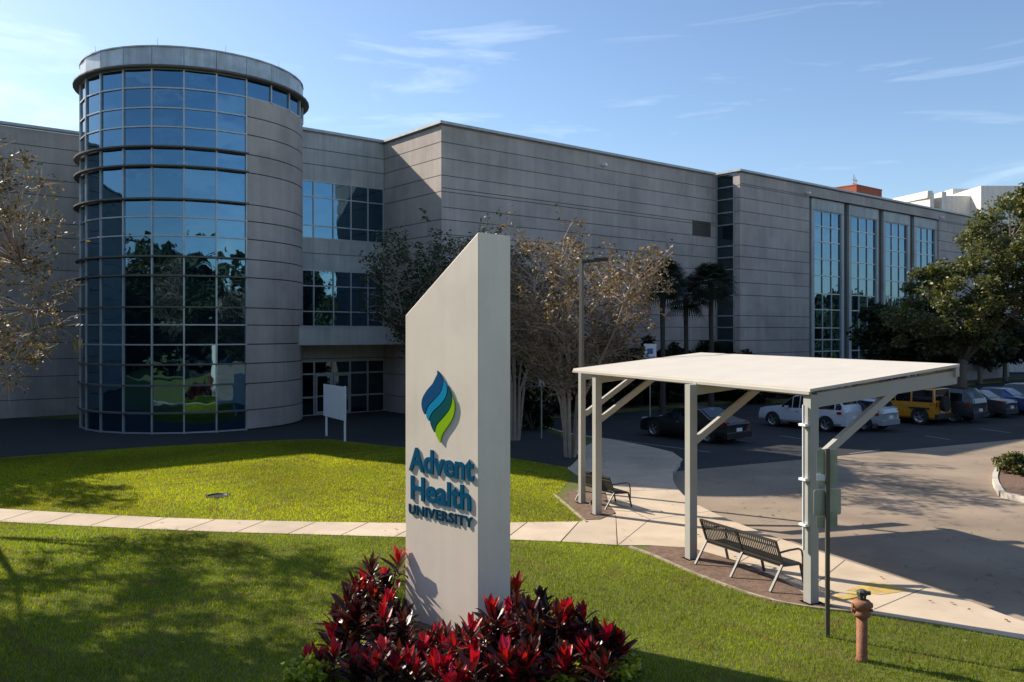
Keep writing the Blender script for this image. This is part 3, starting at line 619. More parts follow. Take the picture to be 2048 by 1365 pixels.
# ------------------------------------------------------------------ canopy
Fr = Vector((4.95, 13.95, 0)); Fl = Vector((1.62, 21.75, 0))
fd = (Fl - Fr).normalized(); pd = Vector((fd.y, -fd.x, 0))
can = thing('shade_canopy', 'flat white canopy on four square posts over the walk', 'canopy', Fr)
zf = 3.52; zb = 3.88; WC = 3.75
fr0 = Fr - fd * .12; fl0 = Fl - fd * .15; o0 = Vector((0, 0, 1))
A = fr0 - pd * .12; B = fl0 - pd * .12; C_ = Fl + fd * -.3 + pd * (WC - .05); D_ = fr0 + pd * (WC - .42)
mb = MB(); tk = .05
def zz(p, z): return (p.x, p.y, z)
mb.add([zz(A, zf), zz(D_, zb), zz(C_, zb + .02), zz(B, zf), zz(A, zf + tk), zz(D_, zb + tk), zz(C_, zb + tk + .02), zz(B, zf + tk)], [(3, 2, 1, 0), (4, 5, 6, 7), (0, 1, 5, 4), (1, 2, 6, 5), (2, 3, 7, 6), (3, 0, 4, 7)])
rf = mb.build('roof_sheet', M['canopy_roof'], can)
mb = MB(); mb.beam(zz(A - pd * .0, zf - .02), zz(B - pd * .0, zf - .02), .05, .05); mb.build('fascia', M['canopy_frame'], can)
mb = MB(); mb.beam(zz(D_ - pd * .05, zb - .09), zz(C_ - pd * .05, zb - .07), .08, .18); mb.build('fascia', M['canopy_frame'], can)
posts = [G(1622, 1208), G(1382, 1120), G(1194, 1031), G(1164, 1008)]
slope = Vector((pd.x * WC, pd.y * WC, zb - zf)).normalized()
for i, p in enumerate(posts):
    mb = MB(); s_ = .17 if i != 3 else .14
    mb.obox(p - fd * s_ / 2 - pd * s_ / 2, fd * s_, pd * s_, Vector((0, 0, zf - .05))); mb.build('post', M['canopy_frame'], can)
    mb = MB(); mb.obox(p - fd * .14 - pd * .14 + Vector((0, 0, .0)), fd * .28, pd * .28, Vector((0, 0, .03))); mb.build('base_plate', M['canopy_frame'], can)
    mb = MB(); a = Vector((p.x, p.y, zf - .15)) + slope * (s_ / 2 + .004); ln = WC - (p - (Fr + fd * (p - Fr).dot(fd))).dot(pd) - .15
    mb.beam(a, a + slope * (ln - .35), .12, .24); mb.build('arm', M['canopy_frame'], can)
    mb = MB(); a = Vector((p.x, p.y, 2.35)) + pd * .088; b = Vector((p.x, p.y, zf - .22)) + slope * 1.85; mb.beam(a, b, .10, .13); mb.build('brace', M['canopy_frame'], can)
for k in (.08, .5, .92):
    mb = MB(); mb.beam(zz(A.lerp(D_, k) + fd * .25, zf + (zb - zf) * k - .07), zz(B.lerp(C_, k) - fd * .2, zf + (zb - zf) * k - .06), .07, .11); mb.build('purlin', M['canopy_frame'], can)
mb = MB(); cp = posts[0] - pd * .14 + fd * .02; mb.tube([zz(cp, .9), zz(cp, 3.3)], .022, 8); cdt = mb.build('conduit', M['white'], can)
for z in (2.95, 2.05, 1.3):
    mb = MB(); mb.obox(Vector((cp.x, cp.y, z)) - fd * .08 - pd * .035, fd * .16, pd * .09, Vector((0, 0, .04))); mb.build('clamp', M['white'], cdt)

# ------------------------------------------------------------------ benches
def make_bench(Lb=1.95):
    t = thing('park_bench', 'dark slatted metal bench with its back to the lawn between two canopy posts', 'bench', (0, 0, 0), 0, 'metal benches under the canopy')
    n = int(Lb / .048); mb = MB()
    def pf(u): return Vector((0, 0, 0))
    for k in range(n):
        x = -Lb / 2 + .03 + (Lb - .06) * k / (n - 1)
        mb.beam((x, .07, .47), (x, -.09, .86), .018, .008, up=(1, 0, 0)) if False else mb.obox((x - .013, .075, .41), (.026, 0, 0), (0, .008, .003), (0, -.15, .43))
    mb.beam((-Lb / 2, -.085, .86), (Lb / 2, -.085, .86), .03, .045); mb.beam((-Lb / 2, -.055, .76), (Lb / 2, -.055, .76), .014, .03); mb.beam((-Lb / 2, .06, .47), (Lb / 2, .06, .47), .03, .04)
    mb.build('backrest', M['bench'], t)
    mb = MB()
    for k in range(n):
        x = -Lb / 2 + .03 + (Lb - .06) * k / (n - 1); mb.box(x - .013, x + .013, .09, .50, .425, .435); mb.obox((x - .013, .50, .425), (.026, 0, 0), (0, .008, 0), (0, .02, -.05))
    mb.beam((-Lb / 2, .08, .42), (Lb / 2, .08, .42), .03, .035); mb.beam((-Lb / 2, .51, .40), (Lb / 2, .51, .40), .03, .035); mb.build('seat', M['bench'], t)
    for x in (-Lb / 2, 0.0, Lb / 2):
        mb = MB(); mb.beam((x, -.22, .02), (x, .07, .45), .03, .045, up=(1, 0, 0)); mb.beam((x, .07, .45), (x, -.095, .875), .03, .045, up=(1, 0, 0)); mb.build('leg', M['bench'], t)
        mb = MB(); mb.beam((x, .50, .40), (x, .60, .02), .03, .045, up=(1, 0, 0)); mb.build('leg', M['bench'], t)
        mb = MB(); mb.beam((x, .06, .425), (x, .5, .405), .028, .03); mb.build('seat_bracket', M['bench'], t)
        if x != 0:
            mb = MB(); mb.tube([(x, -.02, .66), (x, .25, .68), (x, .45, .68), (x, .53, .64), (x, .555, .52), (x, .56, .2)], .018, 6); mb.build('armrest', M['bench'], t)
    return t
b1 = make_bench(); ang_b = math.atan2(-.885, .466)
pm = (G(1389, 1130) + G(1543, 1192)) / 2; fy = Vector((.885, .466, 0))
b1.location = pm + fy * .22 + Vector((0, 0, .02)); b1.rotation_euler = (0, 0, ang_b)
b2 = dup(b1, G(1186, 1010) + Vector((.1, .0, .0)), ang_b, 'dark slatted metal bench beside the two farthest canopy posts, partly hidden', (.72, 1, .95))

# ------------------------------------------------------------------ poles and signs
p = G(1655, 1275); t = thing('street_sign', 'dark slim sign post seen from behind with three weathered green backed plates', 'sign', p)
mb = MB(); mb.obox(p + Vector((-.03, -.02, 0)), (.06, 0, 0), (0, .04, 0), (0, 0, zat(898, p.y) - 0)); mb.build('pole', M['pole'], t)
def plate(px0, px1, py0, py1, dy, yaw, m='signback', lab=None, thick=.006, r=.03):
    a, b = At(px0, py0, p.y + dy), At(px1, py1, p.y + dy); wd, hg = b.x - a.x, a.z - b.z; c = (a + b) / 2; d = Vector((math.cos(yaw), math.sin(yaw), 0)); mb = MB()
    ring = []
    for cxs, czs, a0 in ((1, 1, 0), (-1, 1, 90), (-1, -1, 180), (1, -1, 270)):
        for k in range(4): th = R(a0 + 30 * k); ring.append((cxs * (wd / 2 - r) + r * math.cos(th), czs * (hg / 2 - r) + r * math.sin(th)))
    f1 = [c + d * x / math.cos(yaw) + Vector((0, 0, z)) for x, z in ring]; nn = Vector((d.y, -d.x, 0)) * thick; f2 = [q - nn for q in f1]; n = len(ring)
    mb.add(f1 + f2, [tuple(range(n)), tuple(range(2 * n - 1, n - 1, -1))] + [(i, n + i, n + (i + 1) % n, (i + 1) % n) for i in range(n)])
    o = mb.build('sign_plate', M[m], t); return o
plate(1635, 1673, 899, 970, .03, R(-12)); plate(1625, 1685, 979, 1031, .045, R(14)); plate(1634, 1674, 1026, 1058, .06, R(-8))
plate(1634, 1651, 949, 962, .022, R(-12), 'white', r=.01)
# valve post
p = G(1724, 1322); t = thing('valve_post', 'rusty red fire valve post standing in the grass', 'valve post', p)
mb = MB(); mb.lathe([(.0, .0), (.085, .0), (.085, .03), (.072, .05), (.072, .62), (.0, .62)], 20, p); mb.build('post', M['rust'], t, True)
mb = MB(); mb.lathe([(.0, .60), (.085, .60), (.115, .63), (.12, .66), (.10, .68), (.095, .72), (.125, .74), (.125, .80), (.10, .83), (.07, .84), (.0, .84)], 20, p); mb.build('collar', M['rust'], t, True)
for s in (-1, 1):
    mb = MB(); mb.tube([p + Vector((s * .07, 0, .76)), p + Vector((s * .14, 0, .76))], .035, 10); mb.tube([p + Vector((s * .11, 0, .69)), p + Vector((s * .145, 0, .69))], .022, 6); mb.build('lug', M['rust'], t)
mb = MB(); mb.lathe([(.0, .84), (.055, .84), (.06, .90), (.075, .91), (.075, .95), (.05, .97), (.03, .98), (.0, .98)], 8, p)
mb.tube([p + Vector((.03, 0, .93)), p + Vector((.11, -.01, .93))], .03, 8); mb.tube([p + Vector((0, -.03, .89)), p + Vector((0, -.09, .89))], .02, 6); mb.build('cap', M['darkgreen'], t)
# lamp post
p = G(1163, 985); zt = zat(518, p.y); t = thing('street_lamp', 'tall bronze lamp pole with a flat arm behind the canopy', 'lamp post', p)
mb = MB(); mb.tube([p, p + Vector((0, 0, zt))], [.095, .065], 4); mb.build('pole', M['pole'], t)
mb = MB(); mb.beam(p + Vector((.05, 0, zt - .1)), p + Vector((.32, 0, zt - .05)), .06, .08); mb.build('arm', M['black'], t)
mb = MB(); mb.obox(p + Vector((.32, -.14, zt - .08)), (.42, 0, .02), (0, .28, 0), (0, 0, .09)); mb.build('lamp_head', M['black'], t)
mb = MB(); mb.lathe([(.0, 0), (.16, 0), (.16, .02), (.11, .06), (0, .06)], 12, p); mb.build('base', M['pole'], t)
# blank white board on two legs
a, b = G(653, 873), G(690, 884); t = thing('notice_board', 'blank white board on two white legs at the edge of the shaded lawn', 'board', (a + b) / 2)
for q in (a, b): mb = MB(); mb.obox(q - Vector((.04, .04, 0)), (.08, 0, 0), (0, .08, 0), (0, 0, zat(772, q.y) - .02)); mb.build('leg', M['white'], t)
mb = MB(); d = (b - a).normalized(); nn = Vector((d.y, -d.x, 0)); q = a - d * .15 + nn * .045; mb.obox(Vector((q.x, q.y, .88)), d * ((b - a).length + .4), nn * .04, Vector((0, 0, 1.38))); mb.build('panel', M['white'], t)
# small signs in front of the hedge
p = G(1300, 862, DZ); t = thing('parking_sign', 'small white and blue accessible parking sign rising above the canopy roof', 'sign', p); z1 = zat(688, p.y); z0 = zat(717, p.y)
hw = 12.5 / F * p.y
mb = MB(); mb.tube([p, Vector((p.x, p.y, z1))], .03, 6); mb.build('pole', M['signback'], t)
mb = MB(); mb.box(p.x - hw, p.x + hw, p.y - .05, p.y - .032, z0, z1); sp = mb.build('sign_plate', M['white'], t)
mb = MB(); zc = (z0 + z1) / 2; mb.box(p.x - .13, p.x + .13, p.y - .056, p.y - .052, zc - .14, zc + .12); mb.box(p.x - hw * .8, p.x + hw * .8, p.y - .056, p.y - .052, z0 + .03, z0 + .08); mb.build('symbol', M['blue'], sp)
p = G(1083, 878); t = thing('info_sign', 'small blue sign with a white strip on a thin pole beside the bare tree', 'sign', p)
mb = MB(); mb.tube([p, Vector((p.x, p.y, zat(738, p.y)))], .03, 6); mb.build('pole', M['signback'], t)
mb = MB(); mb.box(p.x - .15, p.x + .15, p.y - .05, p.y - .035, zat(775, p.y), zat(740, p.y)); sp = mb.build('sign_plate', M['blue'], t)
mb = MB(); mb.box(p.x - .10, p.x + .12, p.y - .058, p.y - .052, zat(772, p.y), zat(757, p.y)); mb.build('text_strip', M['white'], sp)
p = G(1027, 867); t = thing('marker_post', 'short white marker post just right of the monument sign', 'post', p)
mb = MB(); mb.tube([p, Vector((p.x, p.y, zat(794, p.y)))], .06, 8); mb.build('post_body', M['white'], t)
mb = MB(); mb.lathe([(.06, 0), (.06, .02), (.03, .05), (0, .055)], 10, (p.x, p.y, zat(794, p.y))); mb.build('cap', M['white'], t)

# ------------------------------------------------------------------ cars
def make_car(kind, L_, W_c, H, paint, label, rim=True):
    t = thing('parked_car', label, 'car', (0, 0, 0), 0, 'cars parked nose in by the building')
    # x forward (front +), wheels at +-wb/2
    wb = L_ * .60; r = .34 if kind != 'jeep' else .39; gc = .22 if kind == 'sedan' else .30
    belt = H * (.62 if kind == 'sedan' else .58); hl = L_ / 2
    if kind == 'sedan':   st = [(-1, .55, .56, 0), (-.97, .62, .64, 0), (-.74, .66, .68, 0), (-.62, .67, .72, 0), (-.38, .64, .97, 1), (-.1, .62, 1.0, 1), (.12, .61, .98, 1), (.44, .61, .67, 1), (.50, .60, .64, 0), (.8, .56, .58, 0), (.95, .50, .52, 0), (1, .40, .42, 0)]
    elif kind == 'suv':   st = [(-1, .55, .57, 0), (-.97, .62, .70, 0), (-.93, .62, .76, 1), (-.80, .61, .97, 1), (-.4, .60, 1.0, 1), (0, .59, .99, 1), (.16, .58, .95, 1), (.42, .59, .66, 1), (.48, .58, .63, 0), (.8, .55, .58, 0), (.96, .50, .52, 0), (1, .38, .40, 0)]
    else:                 st = [(-.95, .60, .62, 0), (-.94, .60, .66, 1), (-.93, .60, .98, 1), (-.4, .60, 1.0, 1), (0, .60, 1.0, 1), (.18, .60, .98, 1), (.26, .60, .66, 1), (.30, .60, .64, 0), (.8, .58, .60, 0), (.93, .56, .58, 0), (.94, .40, .42, 0)]
    body = MB(); gl = MB(); rings = []
    for fx, bl, tp, cb in st:
        x = fx * hl; tpr = 1 - .13 * max(0, abs(fx) - .75) / .25 if kind != 'jeep' else 1
        hw = W_c / 2 * tpr; zb_, zt_ = bl * H, tp * H; cab = cb or tp - bl > .08
        inn = hw * (.97 - (tp - bl) * .42 * (1 if kind != 'jeep' else .35))
        rings.append([(x, hw * .90, gc), (x, hw * 1.0, gc + .10), (x, hw * 1.0, (gc + zb_) / 2 + .05), (x, hw * .96, zb_), (x, inn, zt_ - .035 * (tp > bl + .1)), (x, inn * .82, zt_), (x, 0, zt_ + (.03 if tp > .8 else .01))])
    n = len(rings[0]); k = len(rings)
    for sgn in (1, -1):
        vs = [(p[0], p[1] * sgn, p[2]) for rg in rings for p in rg]; fs = []
        for i in range(k - 1):
            for j in range(n - 1):
                q = (i * n + j, i * n + j + 1, (i + 1) * n + j + 1, (i + 1) * n + j); fs.append(q if sgn < 0 else q[::-1])
        body.add(vs, fs)
        fs_end = [tuple(range(n))]; body.add([(p[0], p[1] * sgn, p[2]) for p in rings[0]] + [(rings[0][0][0], 0, gc)], [tuple(range(n + 1)) if sgn < 0 else tuple(range(n, -1, -1))])
        body.add([(p[0], p[1] * sgn, p[2]) for p in rings[-1]] + [(rings[-1][0][0], 0, gc)], [tuple(range(n, -1, -1)) if sgn < 0 else tuple(range(n + 1))])
    bo = body.build('body', paint, t, True); wm = bo.modifiers.new('weld', 'WELD'); wm.merge_threshold = .002; bm_ = bo.modifiers.new('bevel', 'BEVEL'); bm_.width = .045; bm_.segments = 2; bm_.limit_method = 'ANGLE'; bm_.angle_limit = R(18)
    # side glass: between belt ring(3) and roof ring(4), pulled out a little
    cabs = [i for i in range(k - 1) if st[i][3] and st[i + 1][3] and rings[i][4][2] - rings[i][3][2] > .08 and rings[i + 1][4][2] - rings[i + 1][3][2] > .02 or (st[i][3] and st[i + 1][3])]
    for sgn in (1, -1):
        gl = MB()
        for i in cabs:
            a, b, c, d = [Vector((q[0], q[1] * sgn, q[2])) for q in (rings[i][3], rings[i + 1][3], rings[i + 1][4], rings[i][4])]
            if (c - b).length < .1 and (d - a).length < .1: continue
            cen = (a + b + c + d) / 4; qs = [q + (cen - q) * .10 + Vector((0, sgn * .008, .004)) for q in (a, b, c, d)]
            gl.add(qs if sgn < 0 else qs[::-1], [(0, 1, 2, 3)])
        gl.build('side_window', M['carglass'], t)
    def screen(i, nm):
        g2 = MB(); qs = []
        for q, s in ((rings[i][5], 1), (rings[i + 1][5], 1), (rings[i + 1][5], -1), (rings[i][5], -1)): qs.append(Vector((q[0], q[1] * s * 1.08, q[2])))
        nn = (qs[1] - qs[0]).cross(qs[2] - qs[0]).normalized()
        if nn.z < 0: qs = qs[::-1]; nn = -nn
        cen = sum(qs, Vector()) / 4; g2.add([q + (cen - q) * .07 + nn * .02 for q in qs], [(0, 1, 2, 3)]); g2.build(nm, M['carglass'], t)
    ws = max(i for i in range(k - 1) if rings[i][6][2] - rings[i + 1][6][2] > .25); screen(ws, 'windscreen')
    rs = min(i for i in range(k - 1) if rings[i + 1][6][2] - rings[i][6][2] > .22); screen(rs, 'rear_window')
    for sx in (1, -1):
        for sy in (1, -1):
            wx = sx * wb / 2 - (0.02 if sx < 0 else -.05); wy = sy * (W_c / 2 - .10); mb = MB()
            mb.lathe([(0, sy * -.10), (r, sy * -.10), (r, sy * .085), (r - .03, sy * .12), (r * .66, sy * .125)], 22, (wx, wy, r), 'y'); wh = mb.build('wheel', M['rubber'], t)
            mb = MB(); mb.lathe([(r * .66, sy * .126), (r * .60, sy * .10), (r * .5, sy * .085), (0, sy * .085)], 20, (wx, wy, r), 'y')
            for q in range(5):
                a = 2 * PI * q / 5; mb.beam((wx, wy + sy * .105, r), (wx + math.cos(a) * r * .62, wy + sy * .112, r + math.sin(a) * r * .62), .05, .02, up=(0, 1, 0))
            mb.build('rim', M['rim'], wh)
            mb = MB(); ys = W_c / 2 * sy
            ringv = []
            for q in range(15): a = PI * (-.06 + 1.12 * q / 14); ringv.append((wx + math.cos(a) * (r + .075), ys + sy * .006, r + math.sin(a) * (r + .075)))
            fcs = tuple(range(15)); mb.add(ringv, [fcs if sy < 0 else fcs[::-1]]); mb.build('wheel_arch', M['black'], t)
    for sy in (1, -1):
        mb = MB(); mb.obox((-hl * (.985 if kind != 'jeep' else .955), sy * W_c * .40, belt * .86), (.18, 0, 0), (0, sy * -.16, 0), (0, 0, .16 if kind == 'sedan' else .24)); mb.obox((-hl * .93, sy * W_c * .485, belt * .88), (.2, 0, 0), (0, -sy * .2, 0), (0, 0, .12)); mb.build('tail_light', M['lampred'], t)
        mb = MB(); mb.obox((hl * .985, sy * W_c * .40, belt * .76), (-.2, sy * .03, 0), (0, -sy * .28, 0), (0, 0, .12)); mb.build('headlight', M['lampclear'], t)
        mb = MB(); mb.obox((hl * .30, sy * W_c * .48, belt), (-.12, 0, 0), (0, sy * .2, 0), (0, 0, .13)); mb.build('wing_mirror', paint, t)
        for dx in (.08, -.22): mb = MB(); mb.obox((hl * dx, sy * (W_c / 2 + .002), belt * .86), (-.16, 0, 0), (0, sy * .02, 0), (0, 0, .03)); mb.build('door_handle', M['rim'], t)
    mb = MB(); mb.box(-hl - .04, -hl + .18, -W_c * .46, W_c * .46, gc + .02, gc + .26); mb.build('bumper', paint if kind != 'jeep' else M['black'], t)
    mb = MB(); mb.box(-hl * (1.0 if kind != 'jeep' else .955) - .045, -hl + .1, -.17, .17, gc + .30, gc + .44); mb.build('licence_plate', M['white'], t)
    if kind == 'jeep':
        mb = MB(); mb.lathe([(0, -.11), (.38, -.11), (.40, .0), (.38, .11), (0, .11)], 22, (-hl * .95 - .13, 0, 1.05), 'x'); mb.build('spare_wheel', M['rubber'], t)
        mb = MB()
        for sy in (1, -1):
            for sx in (1, -1): mb.box(sx * wb / 2 - .5, sx * wb / 2 + .5, sy * (W_c / 2 - .02) if sy > 0 else -W_c / 2 - .12, sy * (W_c / 2 - .02) + .14 if sy > 0 else -W_c / 2 + .02, .82, .88)
        mb.build('fender_flare', M['black'], t)
    return t
def paint(n, c, metal=0.0): return mat('car paint ' + n, c, .3, metal=metal, var=.02, coat=.6)
hd = math.atan2(V.y, V.x)
def place_car(c, px, py, wbl, W_c):
    """rear-left wheel contact at this pixel"""
    q = G(px, py, DZ); c.location = q + V * (wbl * .5) + U * (W_c / 2) + Vector((0, 0, 0)); c.rotation_euler = (0, 0, hd)
c = make_car('sedan', 4.75, 1.82, 1.42, paint('black', (.012, .012, .014)), 'black sedan parked apart, seen between the canopy posts'); place_car(c, 1413, 887, 2.85, 1.82)
c = make_car('suv', 4.6, 1.86, 1.66, paint('white', (.55, .57, .59)), 'white sport utility car parked left of the silver hatchback'); place_car(c, 1650, 864, 2.75, 1.86)
c = make_car('suv', 4.25, 1.78, 1.50, paint('silver', (.36, .38, .41), .3), 'silver hatchback seen behind the canopy brace'); place_car(c, 1727, 863, 2.55, 1.78)
c = make_car('jeep', 4.2, 1.85, 1.84, paint('yellow', (.50, .22, .010)), 'boxy yellow off road car with a spare wheel on its tail'); place_car(c, 1838, 850, 2.5, 1.85)
c = make_car('suv', 4.8, 1.92, 1.78, paint('dark grey', (.02, .024, .032)), 'dark sport utility car right of the yellow one'); place_car(c, 1905, 846, 2.88, 1.92)
c = make_car('sedan', 4.7, 1.8, 1.45, paint('charcoal', (.03, .03, .034)), 'charcoal saloon between the dark utility car and the blue car'); place_car(c, 1972, 836, 2.8, 1.8)
c = make_car('sedan', 4.6, 1.8, 1.45, paint('blue', (.02, .06, .20), .3), 'dark blue saloon at the right edge of the picture'); place_car(c, 2022, 830, 2.76, 1.8)
c = make_car('suv', 4.6, 1.8, 1.6, paint('pale grey', (.35, .37, .40), .3), 'grey sport utility car farthest right behind the blue one'); place_car(c, 2072, 824, 2.76, 1.8)

# ------------------------------------------------------------------ vegetation
def leaves(cs, rs, per, size, cols, r, flat=.75, elong=1.8, droop=0):
    """cs: Kx3 cluster centres, rs: K radii; returns quads"""
    K = len(cs); idx = np.repeat(np.arange(K), per); n = len(idx)
    d = r.normal(size=(n, 3)); d /= np.linalg.norm(d, axis=1)[:, None]; rad = r.random(n) ** .55
    P = cs[idx] + d * (rs[idx] * rad)[:, None] * np.array([1, 1, flat]); P[:, 2] -= droop * r.random(n) ** 2
    a = r.normal(size=(n, 3)); a[:, 2] *= .6; a /= np.linalg.norm(a, axis=1)[:, None]; b = np.cross(a, r.normal(size=(n, 3))); b /= np.linalg.norm(b, axis=1)[:, None]
    s = size * r.uniform(.6, 1.3, n)[:, None]; a = a * s * elong * .5; b = b * s * .5
    Vv = np.stack([P - a, P + b * .9 - a * .1, P + a, P - b * .9 - a * .1], 1).reshape(-1, 3)
    cc = cols[r.integers(0, len(cols), n)] * r.uniform(.65, 1.25, n)[:, None]
    return Vv, np.arange(4 * n).reshape(-1, 4), np.repeat(cc, 4, 0)
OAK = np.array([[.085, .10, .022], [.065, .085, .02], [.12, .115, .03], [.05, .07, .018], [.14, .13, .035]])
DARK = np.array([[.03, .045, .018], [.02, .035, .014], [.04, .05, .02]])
def make_tree(label, base, blobs, ncl, per, lsize, cols, trunk_h, tr, seed, bark='bark', kind='oak_tree', group=None, limbs=7, moss=0, crad=.75, cat='tree', lean=(0, 0), twigs=0):
    r = np.random.default_rng(seed); rr = random.Random(seed); base = Vector(base)
    t = thing(kind, label, cat, base, 0, group)
    cs = []; rs = []
    wts = np.array([b[3] * b[4] * b[5] for b in blobs]); wts = wts / wts.sum()
    for _ in range(ncl):
        b = blobs[r.choice(len(blobs), p=wts)]; d = r.normal(size=3); d /= np.linalg.norm(d); q = r.random() ** .33
        cs.append(np.array([b[0] + d[0] * b[3] * q, b[1] + d[1] * b[4] * q, b[2] + d[2] * b[5] * q])); rs.append(crad * r.uniform(.5, 1.25))
    cs = np.array(cs); rs = np.array(rs); Vv, Ff, Cc = leaves(cs, rs, per, lsize, cols, r)
    mesh_np('crown', Vv, Ff, Cc, M['leaf'], t)
    mb = MB(); top = Vector((lean[0], lean[1], trunk_h)); mb.tube([(0, 0, -.05), (lean[0] * .2, lean[1] * .2, trunk_h * .12), (lean[0] * .5, lean[1] * .5, trunk_h * .55), top], [tr * 1.5, tr * 1.05, tr * .9, tr * .8], 10)
    order = list(range(ncl)); rr.shuffle(order); lim = []
    for k in order[:limbs]:
        e = Vector(cs[k]) * .8 + top * .2; m = top.lerp(e, .5) + Vector((rr.uniform(-.3, .3), rr.uniform(-.3, .3), rr.uniform(.0, .5))); mb.tube([top - Vector((0, 0, .15)), m, e], [tr * .6, tr * .36, tr * .16], 6); lim.append((top, m, e))
    for k in order[limbs:]:
        e = Vector(cs[k]); bl = min(lim, key=lambda l: min((l[1] - e).length, (l[2] - e).length)) if lim else (top, top, top)
        s = bl[1] if (bl[1] - e).length < (bl[2] - e).length else bl[2]; m = s.lerp(e, .5) + Vector((rr.uniform(-.2, .2), rr.uniform(-.2, .2), rr.uniform(-.1, .3))); mb.tube([s, m, e], [tr * .18, tr * .10, tr * .04], 4, cap=False)
    for k in range(ncl):
        c_ = Vector(cs[k])
        for _ in range(twigs):
            d_ = Vector((rr.gauss(0, 1), rr.gauss(0, 1), rr.gauss(0, .7))).normalized() * rs[k] * rr.uniform(.6, 1.25); m_ = c_ + d_ * .5 + Vector((0, 0, rr.uniform(-.05, .1))); mb.tube([c_, m_, c_ + d_], [.016, .010, .005], 3, cap=False)
    mb.build('trunk', M[bark], t, True, org=(0, 0, 0))
    if moss:
        m = MB(); 
        for _ in range(moss):
            k = rr.randrange(ncl); p = Vector(cs[k]) + Vector((rr.uniform(-.4, .4), rr.uniform(-.4, .4), -rs[k] * .5)); ln = rr.uniform(.3, .9)
            for q in range(7):
                x = p + Vector((rr.uniform(-.1, .1), rr.uniform(-.1, .1), 0)); l2 = ln * rr.uniform(.5, 1); w_ = rr.uniform(.006, .016)
                m.add([x - Vector((w_, 0, 0)), x + Vector((w_, 0, 0)), x + Vector((rr.uniform(-.06, .06), 0, -l2))], [(0, 1, 2)], (.14, .135, .10))
        m.build('hanging_moss', M['leaf'], t, org=(0, 0, 0))['kind'] = 'stuff'
    return t
# right oak
rt_ = G(1925, 800); rt_.y = 50; rt_.x = (1925 - CX) / F * 50
make_tree('large green oak standing behind the parked cars at the right', (rt_.x, rt_.y, 0),
    [(-.4, 0, 6.6, 3.0, 3.0, 2.4), (3.6, 0, 9.0, 3.8, 3.2, 3.6), (-1.5, -.6, 4.9, 2.9, 2.6, 1.9), (3.2, -.5, 5.2, 3.6, 3, 2.2), (.9, 0, 9.0, 1.7, 1.6, 1.6)], 170, 280, .14, OAK * np.array([1.3, 1.3, 1.9]), 2.9, .26, 11, crad=.88, twigs=4)
q = At(2130, 400, 40)
make_tree('tall oak whose top branches reach in at the upper right edge', (q.x, q.y, 0), [(-.4, 0, 10.0, 2.3, 2.5, 2.4), (1.8, 0, 8.5, 3, 3, 3.2)], 60, 200, .16, OAK, 5, .3, 12, crad=.8)
# left oak beyond the frame with branches reaching in
SEED0 = np.array([[.17, .11, .075], [.22, .15, .10]])
MOSS = np.array([[.10, .095, .04], [.15, .13, .06], [.075, .075, .03], [.19, .15, .075], [.06, .055, .03]])
make_tree('sparse mossy oak reaching in from the left edge', (-15.4, 20.8, 0),
    [(2.6, -.5, 6.0, 2.0, 2.0, 2.6), (.6, 0, 7.6, 3.2, 2.6, 2.2), (-1.5, -2.0, 7.0, 3.4, 3, 2.4), (3.0, -.3, 4.3, 1.6, 1.3, 1.2), (1.6, 0, 4.6, 1.5, 1.2, 1.2)], 190, 75, .065, np.concatenate([MOSS, SEED0, SEED0]), 3.2, .16, 13, moss=90, crad=.66, limbs=3, twigs=16, bark='myrtle')
make_tree('tall sparse oak outside the left edge shading the near lawn', (-15.0, 15.2, 0),
    [(0, 0, 7.5, 4.2, 3.0, 2.0), (2.8, .6, 6.2, 2.6, 1.8, 1.6)], 120, 110, .12, MOSS, 3.8, .12, 14, moss=0, crad=.8)
make_tree('broad sparse oak out of frame at the near left', (-13.0, 10.8, 0),
    [(0, 0, 7.2, 3.6, 2.6, 1.8), (2.2, .5, 6.4, 2.4, 1.8, 1.4)], 100, 100, .12, MOSS, 4.2, .12, 15, moss=0, crad=.8)
make_tree('tall oak far out of frame at the left shading the upper lawn', (-25.5, 30.0, 0),
    [(0, 0, 7.6, 4.6, 3.4, 2.4)], 90, 110, .14, MOSS, 3.8, .25, 18, moss=0, crad=.85)
# shaded dark trees before the right block
def gx(px, Y): return ((px - CX) / F * Y, Y, 0)
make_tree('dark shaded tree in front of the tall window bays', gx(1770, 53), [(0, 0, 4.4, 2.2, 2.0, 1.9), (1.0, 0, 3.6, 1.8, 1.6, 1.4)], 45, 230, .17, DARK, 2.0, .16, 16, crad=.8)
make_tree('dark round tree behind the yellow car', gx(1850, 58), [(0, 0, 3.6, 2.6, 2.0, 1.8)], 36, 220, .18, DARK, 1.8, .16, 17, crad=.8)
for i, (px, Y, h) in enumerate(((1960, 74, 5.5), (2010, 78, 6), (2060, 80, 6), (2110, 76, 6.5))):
    make_tree('dark tree at the far right, %s in its row behind the cars' % ('leftmost', 'second', 'third', 'last')[i], gx(px, Y), [(0, 0, h * .6, h * .45, h * .4, h * .36)], 24, 170, .24, DARK * 1.3, h * .3, .2, 30 + i, crad=1.0, group='dark trees behind the cars')
